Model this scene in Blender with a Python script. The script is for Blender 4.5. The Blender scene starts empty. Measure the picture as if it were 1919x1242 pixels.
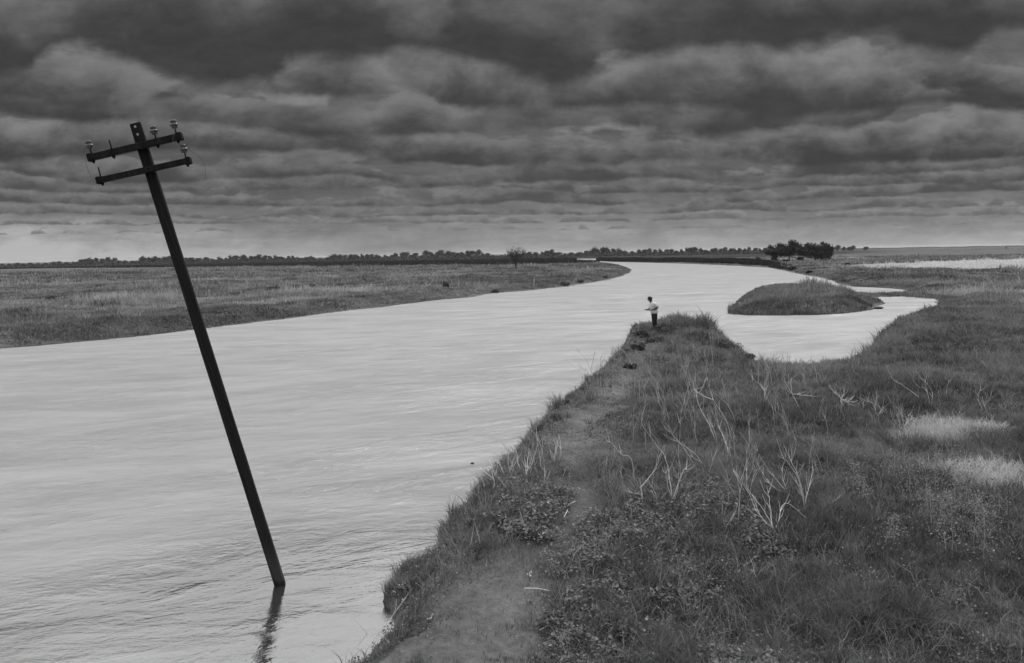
import bpy, bmesh, math, random
import numpy as np
from mathutils import Vector, Matrix, Euler

random.seed(7)
rng = np.random.default_rng(11)
S = bpy.context.scene
COL = S.collection
R = math.radians

# ------------------------------------------------------------------ camera
W0, H0, FPX = 1919.0, 1242.0, 1500.0
CAMZ = 5.3
PITCH = math.atan(145.5 / FPX)
ROLL = math.atan(33.0 / 1919.0)
cam_data = bpy.data.cameras.new("camera")
cam_data.sensor_width = 36.0
cam_data.lens = FPX / W0 * 36.0
cam_data.clip_start = 0.1
cam_data.clip_end = 60000
cam = bpy.data.objects.new("camera", cam_data)
COL.objects.link(cam)
CAM_M = Matrix.Rotation(math.pi / 2 - PITCH, 3, 'X') @ Matrix.Rotation(-ROLL, 3, 'Z')
cam.location = (0, 0, CAMZ)
cam.rotation_euler = CAM_M.to_euler()
S.camera = cam

S.view_settings.view_transform = 'Standard'
S.view_settings.look = 'None'
S.view_settings.gamma = 1.0
S.view_settings.exposure = 0.0
S.cycles.use_denoising = True
S.cycles.max_bounces = 6
S.cycles.diffuse_bounces = 2
S.cycles.glossy_bounces = 3
S.cycles.transmission_bounces = 3
S.cycles.use_fast_gi = False


def ray(px, py):
    v = Vector(((px - W0 / 2) / FPX, -(py - H0 / 2) / FPX, -1.0))
    return CAM_M @ v


def P(px, py, z=0.0):
    """world point where the sight line through a photo pixel meets height z"""
    d = ray(px, py)
    t = (z - CAMZ) / d.z
    return Vector((d.x * t, d.y * t, z))


def PD(px, py, Y):
    """world point on the sight line at distance Y in front"""
    d = ray(px, py)
    t = Y / d.y
    return Vector((d.x * t, Y, CAMZ + d.z * t))


# ------------------------------------------------------------------ node helpers
class NT:
    def __init__(self, tree):
        self.t = tree
        self.t.nodes.clear()

    def n(self, typ, **kw):
        nd = self.t.nodes.new(typ)
        for k, v in kw.items():
            setattr(nd, k, v)
        return nd

    def put(self, sock, v):
        if isinstance(v, (int, float)):
            if sock.type == 'RGBA':
                sock.default_value = (v, v, v, 1)
            elif sock.type == 'VECTOR':
                sock.default_value = (v, v, v)
            else:
                sock.default_value = v
        elif isinstance(v, (tuple, list)):
            sock.default_value = v
        else:
            self.t.links.new(v, sock)

    def m(self, op, a, b=0.0, c=0.0, clamp=False):
        nd = self.n('ShaderNodeMath', operation=op)
        nd.use_clamp = clamp
        self.put(nd.inputs[0], a)
        self.put(nd.inputs[1], b)
        self.put(nd.inputs[2], c)
        return nd.outputs[0]

    def ss(self, x, a, b, lo=0.0, hi=1.0):
        nd = self.n('ShaderNodeMapRange', interpolation_type='SMOOTHSTEP')
        self.put(nd.inputs[0], x)
        self.put(nd.inputs[1], a)
        self.put(nd.inputs[2], b)
        self.put(nd.inputs[3], lo)
        self.put(nd.inputs[4], hi)
        return nd.outputs[0]

    def lin(self, x, a, b, lo, hi):
        nd = self.n('ShaderNodeMapRange')
        for i, v in enumerate((x, a, b, lo, hi)):
            self.put(nd.inputs[i], v)
        return nd.outputs[0]

    def xyz(self, x, y, z):
        nd = self.n('ShaderNodeCombineXYZ')
        self.put(nd.inputs[0], x)
        self.put(nd.inputs[1], y)
        self.put(nd.inputs[2], z)
        return nd.outputs[0]

    def noise(self, vec, scale, detail=4.0, rough=0.5, dist=0.0, lac=2.0):
        nd = self.n('ShaderNodeTexNoise')
        self.put(nd.inputs['Vector'], vec)
        nd.inputs['Scale'].default_value = scale
        nd.inputs['Detail'].default_value = detail
        nd.inputs['Roughness'].default_value = rough
        nd.inputs['Lacunarity'].default_value = lac
        nd.inputs['Distortion'].default_value = dist
        return nd.outputs[0]

    def mapping(self, vec, scale=(1, 1, 1), rot=(0, 0, 0), loc=(0, 0, 0)):
        nd = self.n('ShaderNodeMapping')
        self.put(nd.inputs[0], vec)
        nd.inputs[1].default_value = loc
        nd.inputs[2].default_value = rot
        nd.inputs[3].default_value = scale
        return nd.outputs[0]


# ------------------------------------------------------------------ world: heavy broken cloud deck
SUN_EL, SUN_AZ = R(48), R(32)          # sun stands behind the clouds ahead and to the right
world = bpy.data.worlds.new("World")
S.world = world
world.use_nodes = True
w = NT(world.node_tree)
tc = w.n('ShaderNodeTexCoord')
sep = w.n('ShaderNodeSeparateXYZ')
w.put(sep.inputs[0], tc.outputs['Generated'])
dx, dy, dz = sep.outputs
sky = w.n('ShaderNodeTexSky', sky_type='NISHITA')
sky.sun_disc = False
sky.sun_elevation = SUN_EL
sky.sun_rotation = SUN_AZ
bw = w.n('ShaderNodeRGBToBW')
w.put(bw.inputs[0], sky.outputs[0])


hy = w.m('MAXIMUM', dy, 0.03)
azt = w.m('MULTIPLY', w.m('DIVIDE', dx, hy), 1.0)
elt = w.m('DIVIDE', dz, hy)
# plane noise for the far sky and overhead
den = w.m('ADD', w.m('MAXIMUM', dz, 0.0), 0.05)
pv = w.xyz(w.m('DIVIDE', dx, den), w.m('DIVIDE', dy, den), 0.0)
base = w.m('SUBTRACT', w.noise(pv, 0.8, 6.0, 0.52, 0.2), 0.5)


def azel(px_, py_):
    d = ray(px_, py_)
    return d.x / d.y, d.z / d.y


A_LO, A_HI = -0.9, 0.9
azw = w.noise(w.xyz(w.m('MULTIPLY', azt, 6.0), w.m('MULTIPLY', elt, 11.0), 21.0), 1.0, 7, .6, .2)
azw = w.m('ADD', azt, w.m('MULTIPLY', w.m('SUBTRACT', azw, .5), .22))


def curve(pts, vlo, vhi):
    """a smooth function of azimuth through the given (azimuth, value) points"""
    nd = w.n('ShaderNodeFloatCurve')
    c = nd.mapping.curves[0]
    P_ = sorted(((a_ - A_LO) / (A_HI - A_LO), (v_ - vlo) / (vhi - vlo)) for a_, v_ in pts)
    P_ = [q_ for q_ in P_ if 0 < q_[0] < 1]
    c.points[0].location = (0, P_[0][1])
    c.points[1].location = (1, P_[-1][1])
    for q_ in P_:
        c.points.new(*q_)
    nd.mapping.update()
    w.put(nd.inputs['Value'], w.lin(azw, A_LO, A_HI, 0, 1))
    return w.lin(nd.outputs[0], 0, 1, vlo, vhi)


# clear gaps between the cloud rows, paler toward the horizon
hz = w.ss(elt, 0.0, 0.085, 1.0, 0.0)
side = w.ss(azt, -0.25, -0.72)
lum = w.m('ADD', w.m('MULTIPLY', hz, 0.19), 0.120)
lum = w.m('ADD', lum, w.m('MULTIPLY', side, w.m('MULTIPLY', hz, 0.20)))
streak = w.noise(w.xyz(w.m('MULTIPLY', azt, 8.0), w.m('MULTIPLY', elt, 45.0), 1.0), 1.0, 6, .6, .4)
lum = w.m('MULTIPLY', lum, w.ss(streak, .25, .75, .78, 1.18))
soft = w.noise(w.xyz(w.m('MULTIPLY', azt, 4.0), w.m('MULTIPLY', elt, 9.0), 9.0), 1.0, 6, .6, .3)
lum = w.m('MULTIPLY', lum, w.ss(soft, .25, .75, .80, 1.15))

# rows of cloud, farthest (lowest) first: base line in photo pixels, height, cover, tones
ROWS = [
    dict(b=[(0, 452), (700, 448), (1300, 440), (1919, 428)], h=8, cov=.0, dk=.25, lt=.32),
    dict(b=[(0, 440), (700, 432), (1300, 428), (1919, 418)], h=12, cov=.30, dk=.19, lt=.28),
    dict(b=[(0, 422), (500, 420), (1000, 418), (1919, 402)], h=15, cov=.55, dk=.14, lt=.24),
    dict(b=[(0, 402), (500, 408), (1000, 402), (1500, 396), (1919, 384)], h=19, cov=.60, dk=.105, lt=.20),
    dict(b=[(0, 380), (300, 388), (700, 384), (900, 384), (1200, 380), (1600, 372), (1919, 362)], h=26, cov=.66, dk=.085, lt=.19),
    dict(b=[(0, 352), (250, 362), (500, 358), (760, 350), (1000, 352), (1250, 362), (1500, 352), (1919, 342)], h=30, cov=.62, dk=.08, lt=.18),
    dict(b=[(0, 318), (200, 345), (450, 342), (620, 335), (760, 342), (1100, 340), (1350, 334), (1500, 330), (1919, 318)], h=44, cov=.66, dk=.07, lt=.18),
    dict(b=[(0, 300), (120, 306), (350, 292), (600, 290), (780, 306), (900, 318), (1050, 308), (1200, 302), (1450, 312), (1600, 314), (1750, 300), (1919, 296)], h=66, cov=.70, dk=.058, lt=.185),
    dict(b=[(0, 222), (120, 230), (300, 232), (440, 236), (560, 244), (680, 250), (790, 244), (920, 246), (1040, 226), (1150, 240), (1400, 270), (1500, 266), (1650, 240), (1750, 215), (1919, 222)], h=92, cov=.68, dk=.058, lt=.17,
         c=[(0, .2), (300, .25), (800, .25), (1050, .15), (1150, -.25), (1300, -.1), (1450, .0), (1600, -.3), (1700, .0), (1919, .1)]),
    dict(b=[(0, 190), (760, 180), (850, 196), (960, 205), (1100, 203), (1250, 208), (1400, 212), (1520, 217), (1620, 205), (1720, 190), (1800, 180), (1919, 170)], h=120, cov=.66, dk=.058, lt=.20,
         c=[(0, -.3), (420, -.2), (560, .0), (760, .05), (860, .15), (1000, .3), (1500, .35), (1700, .15), (1830, -.2), (1919, -.3)]),
    dict(b=[(-50, 120), (0, 138), (70, 132), (150, 100), (230, 118), (330, 142), (430, 160), (520, 142), (570, 112), (690, 108), (760, 104), (840, 112), (900, 128), (1000, 150), (1100, 156), (1190, 128), (1330, 100), (1450, 92),
            (1600, 74), (1700, 90), (1790, 98), (1850, 80), (1919, 60)], h=230, cov=.70, dk=.054, lt=.18,
         c=[(0, .0), (100, .1), (160, .25), (660, .3), (720, .05), (780, -.35), (840, -.1), (920, .2), (1500, .3), (1740, .3), (1860, -.15), (1919, -.4)]),
]
for k, rw in enumerate(ROWS):
    pts = [azel(*q_) for q_ in rw['b']]
    es = [e_ for _, e_ in pts]
    lo_, hi_ = min(es) - .002, max(es) + .002
    bl = curve(pts, lo_, hi_)
    hh = rw['h'] / FPX
    fx = 1.0 / (hh * (2.7 if k > 8 else 3.6))
    fy = 1.0 / (hh * 1.25)
    vv = w.xyz(w.m('MULTIPLY', azt, fx), w.m('MULTIPLY', elt, fy), 3.17 * k + 0.6)
    n1 = w.noise(vv, 1.0, 9, .58, .12)
    n2 = w.noise(w.xyz(w.m('MULTIPLY', azt, fx * 2.4), w.m('MULTIPLY', elt, fy * 1.3), 5.3 * k + 2.2), 1.0, 8, .58, .2)
    n3 = w.noise(w.xyz(w.m('MULTIPLY', azt, fx * .45), w.m('MULTIPLY', elt, fy * .25), 1.3 * k + 4.2), 1.0, 3, .5, .2)
    bl = w.m('ADD', bl, w.m('MULTIPLY', w.m('SUBTRACT', n2, .5), hh * (.52 if k < 9 else .50)))
    if k < 9:
        bl = w.m('ADD', bl, w.m('MULTIPLY', w.m('SUBTRACT', n3, .5), hh * 1.3))
    tt = w.m('DIVIDE', w.m('SUBTRACT', elt, bl), hh)
    cover = w.m('ADD', w.m('MULTIPLY', w.m('SUBTRACT', n1, .5), 2.6), w.m('ADD', w.m('MULTIPLY', w.m('SUBTRACT', n3, .5), 2.2), rw['cov'] * (1.2 if 4 <= k <= 9 else 1.05)))
    if 'c' in rw:
        cover = w.m('ADD', cover, curve([(azel(a_, 150)[0], v_) for a_, v_ in rw['c']], -1, 1))
    cover = w.m('SUBTRACT', cover, w.m('MULTIPLY', tt, .62))
    al = w.m('MULTIPLY', w.ss(tt, -.05, .12 if k > 8 else .15), w.ss(cover, .08, .30))
    sh = w.m('ADD', w.m('MULTIPLY', tt, .62), w.m('ADD', w.m('MULTIPLY', w.m('SUBTRACT', n2, .5), 2.2), w.m('MULTIPLY', w.m('SUBTRACT', .62, cover), .6)))
    ll = w.lin(w.ss(sh, -.25, 1.0), 0, 1, rw['dk'] * .90, rw['lt'] * (1.10 if k > 6 else .98))
    lum = w.m('ADD', w.m('MULTIPLY', lum, w.m('SUBTRACT', 1.0, al)), w.m('MULTIPLY', ll, al))
fine = w.noise(w.xyz(w.m('MULTIPLY', azt, 22.0), w.m('MULTIPLY', elt, 48.0), 2.0), 1.0, 8, .68, .3)
lum = w.m('MULTIPLY', lum, w.ss(fine, .25, .75, .86, 1.15))
lum = w.m('MINIMUM', w.m('MAXIMUM', lum, 0.04), 0.45)
# unseen sky above the view, brightened to light the water and ground
up = w.ss(dz, 0.303, 0.335)
over = w.m('MULTIPLY', w.m('ADD', 1.22, w.m('MULTIPLY', base, 3.6)), 1.0)
over = w.m('ADD', over, w.m('MULTIPLY', bw.outputs[0], 0.02))
lum = w.m('ADD', w.m('MULTIPLY', lum, w.m('SUBTRACT', 1.0, up)), w.m('MULTIPLY', over, up))
comb = w.xyz(lum, lum, lum)
bg = w.n('ShaderNodeBackground')
BGS = 0.1
vm = w.n('ShaderNodeVectorMath', operation='SCALE')
w.put(vm.inputs[0], comb)
vm.inputs[3].default_value = 1.0 / BGS
w.put(bg.inputs[0], vm.outputs[0])
bg.inputs[1].default_value = BGS
wo = w.n('ShaderNodeOutputWorld')
w.put(wo.inputs[0], bg.outputs[0])
world.cycles.sampling_method = 'MANUAL'
world.cycles.sample_map_resolution = 1024

sd = bpy.data.lights.new("sun", 'SUN')
sd.energy = 1.3
sd.angle = R(12)
sun = bpy.data.objects.new("sun", sd)
sdir = Vector((math.sin(SUN_AZ) * math.cos(SUN_EL), math.cos(SUN_AZ) * math.cos(SUN_EL), math.sin(SUN_EL)))
sun.rotation_euler = sdir.to_track_quat('Z', 'Y').to_euler()
COL.objects.link(sun)


# ------------------------------------------------------------------ numpy noise
def _hash(ix, iy, seed):
    h = (ix.astype(np.int64) * 374761393 + iy.astype(np.int64) * 668265263 + seed * 974634777) & 0xffffffff
    h = ((h ^ (h >> 13)) * 1274126177) & 0xffffffff
    h = h ^ (h >> 16)
    return (h & 0xffffff) / float(0xffffff)


def vnoise(x, y, seed=0):
    x0, y0 = np.floor(x), np.floor(y)
    fx, fy = x - x0, y - y0
    fx = fx * fx * (3 - 2 * fx)
    fy = fy * fy * (3 - 2 * fy)
    a, b = _hash(x0, y0, seed), _hash(x0 + 1, y0, seed)
    c, d = _hash(x0, y0 + 1, seed), _hash(x0 + 1, y0 + 1, seed)
    return (a * (1 - fx) + b * fx) * (1 - fy) + (c * (1 - fx) + d * fx) * fy


def fbm(x, y, seed=0, octv=4):
    s, a, t = 0.0, 0.5, 0.0
    for i in range(octv):
        s = s + a * vnoise(x * 2 ** i + 13.1 * i, y * 2 ** i + 7.7 * i, seed + i)
        t += a
        a *= 0.5
    return s / t


def sst(x, a, b):
    t = np.clip((x - a) / (b - a), 0, 1)
    return t * t * (3 - 2 * t)


# ------------------------------------------------------------------ shoreline
def xy(l):
    return [tuple(P(*q)[:2]) for q in l]


shore = [(-110.0, -60.0), (-62.0, 14.0)]
shore += xy([(-120, 668), (0, 653), (120, 643), (250, 631), (360, 618), (450, 607), (560, 594), (660, 581), (700, 577), (780, 567),
             (830, 561), (880, 557), (925, 549), (970, 546), (1020, 541), (1060, 537), (1100, 530.5), (1140, 524), (1165, 517), (1180, 511), (1183, 505),
             (1172, 500), (1150, 496), (1110, 493), (1070, 491.5), (1052, 490.2), (1083, 488), (1081, 484.6), (1118, 484.2),
             (1116, 488.8), (1150, 490.5), (1220, 492), (1300, 494.5), (1380, 498), (1440, 501.5), (1470, 507), (1487, 511), (1512, 515.5),
             (1537, 520), (1560, 526), (1578, 533), (1600, 537), (1650, 539), (1690, 542), (1706, 545), (1690, 549), (1640, 551), (1590, 551.5),
             (1565, 547), (1530, 541), (1480, 541), (1420, 549), (1385, 561), (1366, 577), (1362, 588), (1400, 591), (1480, 591), (1560, 589),
             (1600, 585), (1640, 579), (1644, 573), (1661, 568), (1652, 562), (1637, 557), (1690, 556), (1755, 560.5)])
shore += xy([(1752, 567, .3), (1700, 593, .45), (1660, 617, .5), (1640, 636, .5), (1624, 656, .5), (1600, 668, .4), (1560, 680, .2), (1500, 690, .1),
             (1450, 700, .05), (1400, 704, .05), (1392, 702, .3), (1440, 681, .6), (1428, 665, .7), (1388, 648, .8), (1340, 631, .8), (1305, 618, .8), (1285, 606, .8),
             (1262, 603, .8), (1235, 608, .8), (1200, 619, .75), (1186, 632, .7), (1180, 648, .7), (1140, 682, .7), (1090, 728, .7), (1030, 778, .7), (975, 838, .65), (930, 884, .65),
             (885, 932, .6), (872, 982, .55), (848, 1012, .5), (792, 1046, .45), (766, 1085, .4), (748, 1118, .3), (690, 1203, .2), (640, 1238, .15),
             (560, 1290, .1)])
shore += [(-3.5, 4.0), (-6.0, -12.0), (-14.0, -60.0)]
SH = np.array(shore)


def sdf(x, y, poly=SH, closed=True):
    """signed distance, positive on land"""
    x = np.asarray(x, float)
    y = np.asarray(y, float)
    out = np.full(x.shape, 1e9)
    inside = np.zeros(x.shape, bool)
    n = len(poly)
    for i in range(n if closed else n - 1):
        ax, ay = poly[i]
        bx, by = poly[(i + 1) % n]
        ex, ey = bx - ax, by - ay
        t = np.clip(((x - ax) * ex + (y - ay) * ey) / (ex * ex + ey * ey + 1e-12), 0, 1)
        out = np.minimum(out, (x - ax - t * ex) ** 2 + (y - ay - t * ey) ** 2)
        if closed and ay != by:
            c = ((ay > y) != (by > y)) & (x < (bx - ax) * (y - ay) / (by - ay) + ax)
            inside ^= c
    d = np.sqrt(out)
    return np.where(inside, -d, d) if closed else d


MAN = P(1226, 617, 1.0)
path_px = [(690, 1330, 1.4), (815, 1242, 1.25), (865, 1170, 1.0), (910, 1108, .78), (970, 1050, .5), (1045, 1010, .22), (1098, 960, .16), (1092, 900, .10), (1066, 850, .14), (1085, 800, .16),
           (1150, 755, .12), (1180, 715, .10), (1195, 680, .10), (1205, 650, .12), (1222, 622, .12)]
PATH = [(P(a, b, .75)[0], P(a, b, .75)[1], r) for a, b, r in path_px]


def path_d(x, y):
    out = np.full(np.shape(x), 1e9)
    for i in range(len(PATH) - 1):
        ax, ay, ra = PATH[i]
        bx, by, rb = PATH[i + 1]
        ex, ey = bx - ax, by - ay
        t = np.clip(((x - ax) * ex + (y - ay) * ey) / (ex * ex + ey * ey), 0, 1)
        d = np.hypot(x - ax - t * ex, y - ay - t * ey) - (ra + t * (rb - ra))
        out = np.minimum(out, d)
    return out


def near_mask(x, y):
    """1 on the near right bank, 0 elsewhere"""
    return sst(x, -12, -6) * (1 - sst(y, 56, 62)) * (1 - sst(x, 24, 34) * sst(y, 30, 50))


ISL = P(1480, 566, 0)


def isl_mask(x, y):
    return np.exp(-(((x - 30.0) / 12.0) ** 2 + ((y - 88.0) / 30.0) ** 2) ** 2)


def seg_d(x, y, a, b):
    ex, ey = b.x - a.x, b.y - a.y
    t = np.clip(((x - a.x) * ex + (y - a.y) * ey) / (ex * ex + ey * ey), 0, 1)
    return np.hypot(x - a.x - t * ex, y - a.y - t * ey)


def gauss(x, y, cx, cy, s):
    return np.exp(-((x - cx) ** 2 + (y - cy) ** 2) / (s * s))


def grow(x, y):
    """the crest overhangs the traced line on the river side of the near bank"""
    return (-.06 + .56 * sst(y, 10, 13)) * near_mask(x, y) * (1 - sst(x, 9.5, 12) * sst(y, 20, 28)) * sst(y, 5, 8)


def land(x, y):
    return sdf(x, y) + grow(np.asarray(x, float), np.asarray(y, float))


def height(x, y, d=None):
    x = np.asarray(x, float)
    y = np.asarray(y, float)
    if d is None:
        d = sdf(x, y)
    nm = near_mask(x, y)
    im = isl_mask(x, y)
    low = sst(y, 8, 15)                         # the bank sinks toward the lower left
    Hn = 0.42 + 0.42 * low + 0.12 * sst(x, 2, 8)
    wob_ = 0.16 * (fbm(x * 0.9, y * 0.9, 3, 3) - 0.5)
    Hn = Hn + wob_ + 0.38 * gauss(x, y, MAN.x + 2.4, MAN.y - 1.5, 4.4) + .25 * gauss(x, y, P(1400, 672, .8).x, P(1400, 672, .8).y, 2.6)
    wn = 0.75 - .3 * gauss(x, y, MAN.x + 1.8, MAN.y - 1, 4.5)
    Hf = 0.85 + 0.25 * (fbm(x * 0.08, y * 0.08, 9, 3) - 0.5)
    wf = 3.2
    lowm = gauss(x, y, P(1530, 706).x, P(1530, 706).y, 3.8)
    Hn = Hn * (1 - .75 * lowm)
    wn = wn + 2.0 * lowm
    ds = seg_d(x, y, P(1590, 555), P(1740, 557))
    spit = sst(ds, 11, 5)
    Hf = Hf * (1 - .88 * spit)
    H = Hf * (1 - nm) + Hn * nm
    wd = wf * (1 - nm) + wn * nm
    H = H * (1 - im) + (.85 + .22 * sst(y, 74, 92) - .3 * sst(y, 94, 104) + .7 * (fbm(x * .25, y * .12, 23, 3) - .5)) * (.22 + .78 * sst(x, 38.5, 32.5)) * im
    wd = wd * (1 - im) + (1.7 + 3.5 * sst(x, 28, 37)) * im
    jag = (0.45 * (fbm(x * 2.2, y * 2.2, 21, 3) - 0.5) + 0.55 * (fbm(x * .8, y * .8, 25, 2) - 0.5)) * nm + 1.0 * (fbm(x * .5, y * .5, 22, 3) - 0.5) * (1 - nm)
    dd = d + jag * 0.8 + grow(x, y)
    up_ = H * (0.12 * sst(dd, 0, 0.05) + 0.88 * sst(dd, 0.0, 1.0 * wd))
    bare = sst(path_d(x, y), 0.35, -0.1) * nm
    up_ = up_ - 0.07 * bare * sst(d, .3, 1.0)
    dn = -1.6 * sst(-dd, 0, 3.0) - 0.05
    far = np.hypot(x, y)
    z = np.where(dd > 0, up_, dn)
    # the far country is dead flat
    return z + 0.0 * far


def mk_mesh(name, co, faces, mat=None, attrs=None, smooth=False):
    me = bpy.data.meshes.new(name)
    co = np.asarray(co, dtype=np.float32)
    me.vertices.add(len(co))
    me.vertices.foreach_set("co", co.ravel())
    tot = sum(f.size for f in faces)
    me.loops.add(tot)
    me.loops.foreach_set("vertex_index", np.concatenate([f.ravel() for f in faces]).astype(np.int32))
    starts, totals, off = [], [], 0
    for f in faces:
        k = f.shape[1]
        starts.append(off + np.arange(len(f)) * k)
        totals.append(np.full(len(f), k))
        off += f.size
    starts = np.concatenate(starts).astype(np.int32)
    me.polygons.add(len(starts))
    me.polygons.foreach_set("loop_start", starts)
    try:
        me.polygons.foreach_set("loop_total", np.concatenate(totals).astype(np.int32))
    except Exception:
        pass
    me.update(calc_edges=True)
    if smooth:
        me.polygons.foreach_set("use_smooth", np.ones(len(starts), bool))
    for k, v in (attrs or {}).items():
        a = me.attributes.new(k, 'FLOAT', 'POINT')
        a.data.foreach_set("value", np.asarray(v, np.float32))
    if mat:
        me.materials.append(mat)
    return me


def add(name, me, parent=None, **props):
    o = bpy.data.objects.new(name, me)
    COL.objects.link(o)
    if parent:
        o.parent = parent
    for k, v in props.items():
        o[k] = v
    return o


def empty(name, loc, label, cat, group=None, rz=0.0):
    o = bpy.data.objects.new(name, None)
    o.empty_display_size = 0.1
    COL.objects.link(o)
    o.location = loc
    o.rotation_euler = (0, 0, rz)
    o['label'] = label
    o['category'] = cat
    if group:
        o['group'] = group
    return o


# ------------------------------------------------------------------ materials
def mat(name):
    m = bpy.data.materials.new(name)
    m.use_nodes = True
    return m, NT(m.node_tree)


def finish(t, shader, disp=None):
    o = t.n('ShaderNodeOutputMaterial')
    t.put(o.inputs[0], shader)


def bump(t, h, strength, dist):
    b = t.n('ShaderNodeBump')
    b.inputs['Strength'].default_value = strength
    b.inputs['Distance'].default_value = dist
    t.put(b.inputs['Height'], h)
    return b.outputs[0]


def bsdf(t, col, rough=0.9, spec=0.2, normal=None, metallic=0.0):
    p = t.n('ShaderNodeBsdfPrincipled')
    t.put(p.inputs['Base Color'], col)
    t.put(p.inputs['Roughness'], rough)
    t.put(p.inputs['Specular IOR Level'], spec)
    t.put(p.inputs['Metallic'], metallic)
    if normal:
        t.put(p.inputs['Normal'], normal)
    return p.outputs[0]


def leafy(name, lo, hi, transl=0.35, scale=3.0, rough=0.7):
    """foliage whose grey comes from each blade's own 'tone' and a soft noise"""
    m, t = mat(name)
    at = t.n('ShaderNodeAttribute', attribute_name='tone')
    g = t.n('ShaderNodeNewGeometry')
    nz = t.noise(g.outputs['Position'], scale, 3, .6)
    f = t.m('ADD', t.m('MULTIPLY', at.outputs['Fac'], 0.75), t.m('MULTIPLY', t.ss(nz, .3, .7), 0.25))
    v = t.lin(f, 0.0, 1.0, lo, hi)
    v.node.clamp = False
    v = t.m('MAXIMUM', v, lo * .6)
    c = t.xyz(v, v, v)
    p = bsdf(t, c, rough, 0.25)
    tr = t.n('ShaderNodeBsdfTranslucent')
    t.put(tr.inputs[0], c)
    mx = t.n('ShaderNodeMixShader')
    mx.inputs[0].default_value = transl
    t.put(mx.inputs[1], p)
    t.put(mx.inputs[2], tr.outputs[0])
    finish(t, mx.outputs[0])
    return m


M_grass = leafy('grass_blades', 0.035, 0.34)
M_farveg = leafy('meadow_blades', 0.035, 0.46, scale=.2)
M_leaf = leafy('broad_leaves', 0.03, 0.30, 0.2, rough=0.42)
M_shrub = leafy('shrub_leaves', 0.03, 0.17, 0.25)
M_tree = leafy('tree_leaves', 0.012, 0.05, 0.15)
M_straw = leafy('bleached_straw', 0.28, 0.8)
M_pale = leafy('dry_grass', 0.16, 0.46)


def plain(name, c, rough=.8, spec=.3, var=0.25, scale=12.0, metallic=0.0, stretch=(1, 1, 1), bmp=0.0):
    m, t = mat(name)
    tcn = t.n('ShaderNodeTexCoord')
    nz = t.noise(t.mapping(tcn.outputs['Object'], scale=stretch), scale, 5, .6)
    v = t.lin(nz, .25, .75, c * (1 - var), c * (1 + var))
    nrm = bump(t, nz, bmp, 0.02) if bmp else None
    finish(t, bsdf(t, t.xyz(v, v, v), rough, spec, nrm, metallic))
    return m


M_stalk = plain('dead_stalk', 0.66, .8, .2, .35, 9.0)
M_stalk_dim = plain('weathered_stalk', 0.40, .85, .2, .4, 9.0)
M_bark = plain('bark', 0.05, .9, .2, .4)
M_wood = plain('tarred_timber', 0.007, .85, .12, .45, 3.0, stretch=(14, 14, .7), bmp=.5)
M_wood, t = mat('tarred_timber')
tcn = t.n('ShaderNodeTexCoord')
ob = tcn.outputs['Object']
rt = t.mapping(ob, rot=(0, R(17.2), 0))
gr1 = t.noise(t.mapping(rt, scale=(26, 26, .8)), 1.0, 6, .65)
gr2 = t.noise(t.mapping(rt, scale=(9, 9, .35)), 1.0, 4, .6)
spz = t.n('ShaderNodeSeparateXYZ')
t.put(spz.inputs[0], ob)
wet = t.m('ADD', spz.outputs[2], t.m('MULTIPLY', gr1, .12))
mud = t.m('MULTIPLY', t.ss(wet, .85, .30), t.ss(wet, .10, .18))
v = t.m('ADD', t.lin(t.m('ADD', gr1, t.m('MULTIPLY', gr2, .5)), .55, .95, .003, .020), t.m('MULTIPLY', mud, .022))
finish(t, bsdf(t, t.xyz(v, v, v), .85, .15, bump(t, gr1, .8, .01)))
M_iron = plain('rusted_iron', 0.009, .9, .1, .4)
M_porc = plain('porcelain', 0.055, .25, .5, .3, 30)
M_wire = plain('slack_wire', 0.06, .6, .4, .2)
M_skin = plain('skin', 0.06, .6, .3, .1)  # colour darkened for the shade on the bowed face
M_hair = plain('hair', 0.012, .6, .3, .3, 40)
M_shirt = plain('cotton_shirt', 0.62, .9, .1, .08, 6)
M_trouser = plain('dark_trousers', 0.022, .9, .1, .2, 8)
M_litter = plain('pale_litter', 0.65, .7, .2, .15)
M_wall = plain('whitewash', 0.3, .8, .2, .2, 1.0)

# ground
M_ground, t = mat('earth')
g = t.n('ShaderNodeNewGeometry')
pos = g.outputs['Position']
a_path = t.n('ShaderNodeAttribute', attribute_name='bare').outputs['Fac']
a_pale = t.n('ShaderNodeAttribute', attribute_name='pale').outputs['Fac']
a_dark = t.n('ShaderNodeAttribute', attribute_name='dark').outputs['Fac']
f1 = t.noise(pos, 7.0, 8, .65)
f2 = t.noise(pos, 1.1, 5, .6)
f3 = t.noise(t.mapping(pos, scale=(.03, .06, 1)), 1.0, 6, .62)
f4 = t.noise(pos, 45.0, 4, .6)
veg = t.lin(f3, .35, .65, .04, .15)
veg = t.m('MULTIPLY', veg, t.lin(f2, .3, .7, .7, 1.35))
veg = t.m('MULTIPLY', veg, t.lin(f1, .3, .7, .75, 1.25))
soil = t.m('MULTIPLY', t.lin(f1, .3, .7, .10, .175), t.lin(f2, .32, .68, .7, 1.22))
soil = t.m('MULTIPLY', soil, t.lin(f4, .3, .7, .82, 1.15))
pale = t.m('MULTIPLY', t.lin(f2, .3, .7, .75, 1.2), .68)


def mixf(t, a, b, f):
    return t.m('ADD', t.m('MULTIPLY', a, t.m('SUBTRACT', 1.0, f)), t.m('MULTIPLY', b, f))


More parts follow.
